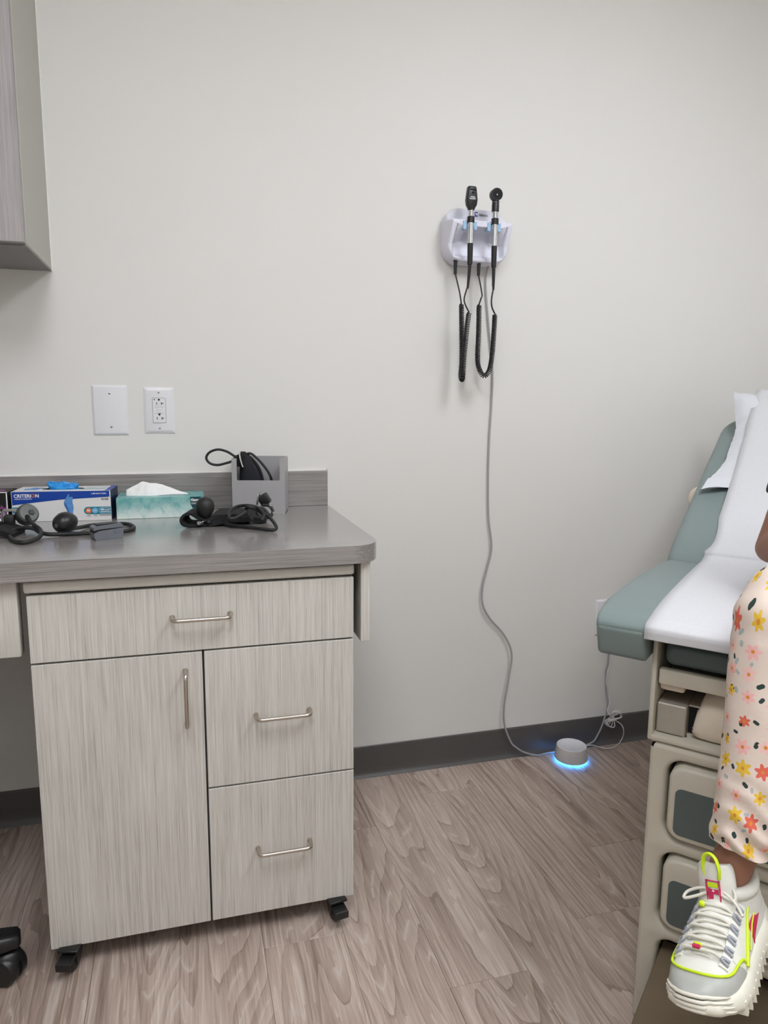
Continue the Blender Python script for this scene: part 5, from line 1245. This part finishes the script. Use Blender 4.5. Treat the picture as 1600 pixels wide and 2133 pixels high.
    for s in (-1, 1):
        sg = (lambda a, b: (a, b)) if s > 0 else (lambda a, b: (-b, -a))
        mk('side_panel', put(patch(0.10, 0.72, lambda t: sg(0.52 - 0.10 * sin(pi * (t - 0.1) / 0.62), 0.97), 0.0030)), 'shoe_white', sh, 60)
        mk('lace_panel', put(patch(0.36, 0.80, lambda t: sg(0.36 - 0.10 * (t - 0.36), 0.56 - 0.08 * (t - 0.36)), 0.0046)), 'shoe_white', sh, 60)
        mk('neon_piping', put(g(tube([S(0.24 + 0.40 * i / 20, s * (0.50 + 0.40 * i / 20), 0.0046) for i in range(21)], [0.0010 + 0.0016 * i / 20 for i in range(21)], 8), tube([S(0.12 + 0.40 * i / 20, s * (0.60 + 0.30 * i / 20), 0.0044) for i in range(21)], 0.0010, 8))), 'neon', sh, 60, label='neon yellow side stripe')
        mk('pink_panel', put(patch(0.14, 0.42, lambda t: sg(0.74, 0.74 + 0.22 * (t - 0.14) / 0.28), 0.0040)), 'pink', sh, 60)
    # neon line round the toe
    pts = [S(0.60 + 0.02, -0.92, 0.0040), S(0.66, -0.74, 0.0044)] + [S(0.72 + 0.17 * cos(q) ** 0.8 if cos(q) > 0 else 0.72, sin(q) * (0.66), 0.0046) for q in [-pi / 2 + 0.12 + (pi - 0.24) * i / 26 for i in range(27)]] + [S(0.66, 0.74, 0.0044), S(0.62, 0.92, 0.0040)]
    mk('toe_piping', put(tube(crom(pts, 3), 0.0017, 8)), 'neon', sh, 60, label='neon yellow piping round the toe')
    # tongue, standing in front of the ankle
    tng = []
    for t, zz, wd, bend in ((0.78, 0.002, 0.021, 0.010), (0.66, 0.004, 0.023, 0.009), (0.54, 0.005, 0.024, 0.008), (0.45, 0.008, 0.0245, 0.008)):
        p = S(t, 0); tng.append((p.x, p.z + zz, wd, bend))
    tng += [(0.092, 0.118, 0.0250, 0.009), (0.086, 0.132, 0.0235, 0.009), (0.084, 0.138, 0.0190, 0.008)]
    TC = crom([(a, b, c_) for a, b, c_, d_ in tng], 5)
    rings = []
    for i, p in enumerate(TC):
        q = TC[min(i + 1, len(TC) - 1)] - TC[max(i - 1, 0)]; n = Vector((q.y, 0, -q.x)); n = -n.normalized() if n.z < 0 else n.normalized()
        if n.x < 0 and n.z < 0.2: n = -n
        R1 = []; 
        for k in range(13):
            s = -1 + k / 6.0; R1.append(Vector((p.x, s * p.z + 0.004, p.y)) - n * (0.010 * s * s) + n * 0.003)
        for k in range(12, -1, -1):
            s = -1 + k / 6.0; R1.append(Vector((p.x, s * p.z * 0.97 + 0.004, p.y)) - n * (0.010 * s * s) - n * 0.006)
        rings.append(R1)
    tn = mk('tongue', put(loft(rings)), 'shoe_white', sh, 60)
    # frame on the tongue face for the badge and pull loop
    fa = Vector((0.0955, 0.004, 0.1060)); fu = (Vector((0.0875, 0.004, 0.1300)) - fa).normalized(); fx = Vector((0, 1, 0)); fn = fx.cross(fu)
    def onT(a, b, o): return fa + fx * a + fu * b + fn * o
    sg_ = 1 if fn.x > 0 else -1
    def tile(a0, a1, b0, b1, o): 
        return loft([[onT(a, b, sg_ * oo) for a, b in ((a0, b0), (a1, b0), (a1, b1), (a0, b1))] for oo in (0.0, o)])
    mk('badge_outline', put(g(tile(-0.0095, -0.0082, -0.012, 0.014, 0.0046), tile(0.0082, 0.0095, -0.012, 0.014, 0.0046), tile(-0.0095, 0.0095, 0.0127, 0.014, 0.0046))), 'pink', sh, 0)
    mk('badge_bar', put(tile(-0.0068, 0.0068, 0.0055, 0.0110, 0.0046)), 'neon', sh, 0)
    mk('badge_letter', put(g(tile(-0.0068, 0.0068, -0.0030, 0.0030, 0.0046), tile(-0.0068, -0.0005, -0.0110, -0.0025, 0.0046))), 'pink', sh, 0)
    lp = [onT(0.010, 0.018, sg_ * 0.004), onT(0.0125, 0.030, sg_ * 0.007), onT(0.009, 0.043, sg_ * 0.006), onT(0.0, 0.048, sg_ * 0.003), onT(-0.009, 0.043, sg_ * 0.001), onT(-0.012, 0.031, -sg_ * 0.001), onT(-0.0105, 0.018, -sg_ * 0.002)]
    pl_ = mk('pull_loop', put(tube(crom(lp, 7), 0.0023, 8, flat=1.5)), 'neon', sh, 60, label='neon yellow pull loop')
    # laces
    lc = G()
    tt = [0.42, 0.49, 0.56, 0.63, 0.70, 0.765]
    for i, t in enumerate(tt):
        a = 0.40 - 0.05 * i / 5
        L0, R0 = S(t, a, 0.006), S(t, -a, 0.006)
        mid = S(t + 0.008, 0, 0.0095)
        lc.add(tube(crom([L0, S(t + 0.004, a * 0.5, 0.0095), mid, S(t + 0.004, -a * 0.5, 0.0095), R0], 5), 0.0021, 8))
        if i < 5:
            L1, R1 = S(tt[i + 1], a, 0.006), S(tt[i + 1], -a, 0.006)
            lc.add(tube(crom([L0, S(t + 0.03, a * 0.4, 0.0075), S(t + 0.04, -a * 0.3, 0.0075), R1], 5), 0.0020, 8))
        for s in (-1, 1):
            mk('lace_loop', put(tube(crom([S(t - 0.012, s * (a + 0.14), 0.0055), S(t - 0.006, s * a, 0.0066), S(t + 0.008, s * (a - 0.02), 0.0066), S(t + 0.016, s * (a + 0.14), 0.0055)], 4), 0.0024, 6)), 'loop_grey', sh, 60)
    K = S(0.41, 0, 0.013)
    def bow(pts): lc.add(tube(crom([K + Vector(p) for p in pts], 6), 0.0021, 8))
    bow([(0, 0, 0), (0.004, -0.016, 0.004), (0.010, -0.036, -0.002), (0.018, -0.040, -0.008), (0.014, -0.024, -0.004), (0.004, -0.006, 0.001), (0, 0, 0)])
    bow([(0, 0, 0), (-0.004, 0.010, 0.006), (-0.002, 0.024, 0.004), (0.008, 0.026, -0.004), (0.008, 0.012, 0.0), (0, 0, 0)])
    bow([(0, 0, 0), (0.006, 0.016, 0.002), (0.012, 0.030, -0.008), (0.020, 0.038, -0.016)])
    bow([(0, 0, 0), (-0.008, -0.014, 0.006), (-0.016, -0.022, 0.006), (-0.020, -0.026, 0.010)])
    lc.add(ball(K, 0.006, 0.007, 0.005), None)
    mk('laces', put(lc), 'lace', sh, 60)
    mk('lace_bead', put(g(lathe([(0.0022, -0.004), (0.0038, -0.003), (0.0042, 0.0), (0.0038, 0.003), (0.0022, 0.004)], 14, S(0.50, -0.16, 0.0100), 'y'))), 'neon', sh, 60)
    c = S(0.765, -0.02, 0.0105)
    mk('lace_tag', put(g(rbox(c.x - 0.005, c.x - 0.001, c.y - 0.005, c.y + 0.005, c.z - 0.001, c.z + 0.0035, 0.0008, 1))), 'neon', sh, 30)
    mk('lace_tag', put(g(rbox(c.x - 0.001, c.x + 0.004, c.y - 0.005, c.y + 0.005, c.z - 0.001, c.z + 0.0035, 0.0008, 1))), 'pink', sh, 30)
    # padded collar round the ankle
    col = []
    for q in [2 * pi * i / 24 for i in range(24)]:
        x = 0.050 + 0.042 * cos(q); y = 0.004 + 0.0305 * sin(q); z = 0.100 + 0.006 * cos(q) + 0.010 * max(0, -cos(q)) - 0.012 * abs(sin(q))
        col.append((x, y, z))
    mk('collar', put(tube(col, 0.0085, 10, closed=True)), 'shoe_white', sh, 60)
    mk('collar_side', put(loft([[(0.050 + 0.047 * k_ * cos(q), 0.004 + 0.036 * k_ * sin(q), z_ + (0.010 * max(0, -cos(q)) - 0.012 * abs(sin(q)) if z_ > 0.08 else 0)) for q in [2 * pi * i / 28 for i in range(28)]] for k_, z_ in ((1.0, 0.060), (1.02, 0.085), (0.98, 0.098))], cap=False)), 'shoe_mesh', sh, 60)
    return sh

def shoe_matrix(ankle, yaw, pitch, roll):
    # sneaker x (toe) -> -y of the table frame; sneaker y (left) -> +x of the table frame
    basis = Matrix(((0, 1, 0, 0), (-1, 0, 0, 0), (0, 0, 1, 0), (0, 0, 0, 1)))
    rot = Matrix.Rotation(yaw, 4, 'Z') @ basis @ Matrix.Rotation(pitch, 4, 'Y') @ Matrix.Rotation(roll, 4, 'X')
    return Matrix.Translation(Vector(ankle)) @ rot @ Matrix.Scale(1.035, 4) @ Matrix.Translation((-0.050, -0.004, -0.095))
sneaker('sneaker', shoe_matrix((0.268, -0.176, 0.494), radians(-9.4), radians(5.7), radians(16.3)), pe)
sneaker('sneaker', shoe_matrix((0.484, -0.176, 0.494), radians(8), radians(8), radians(-8)), pe)
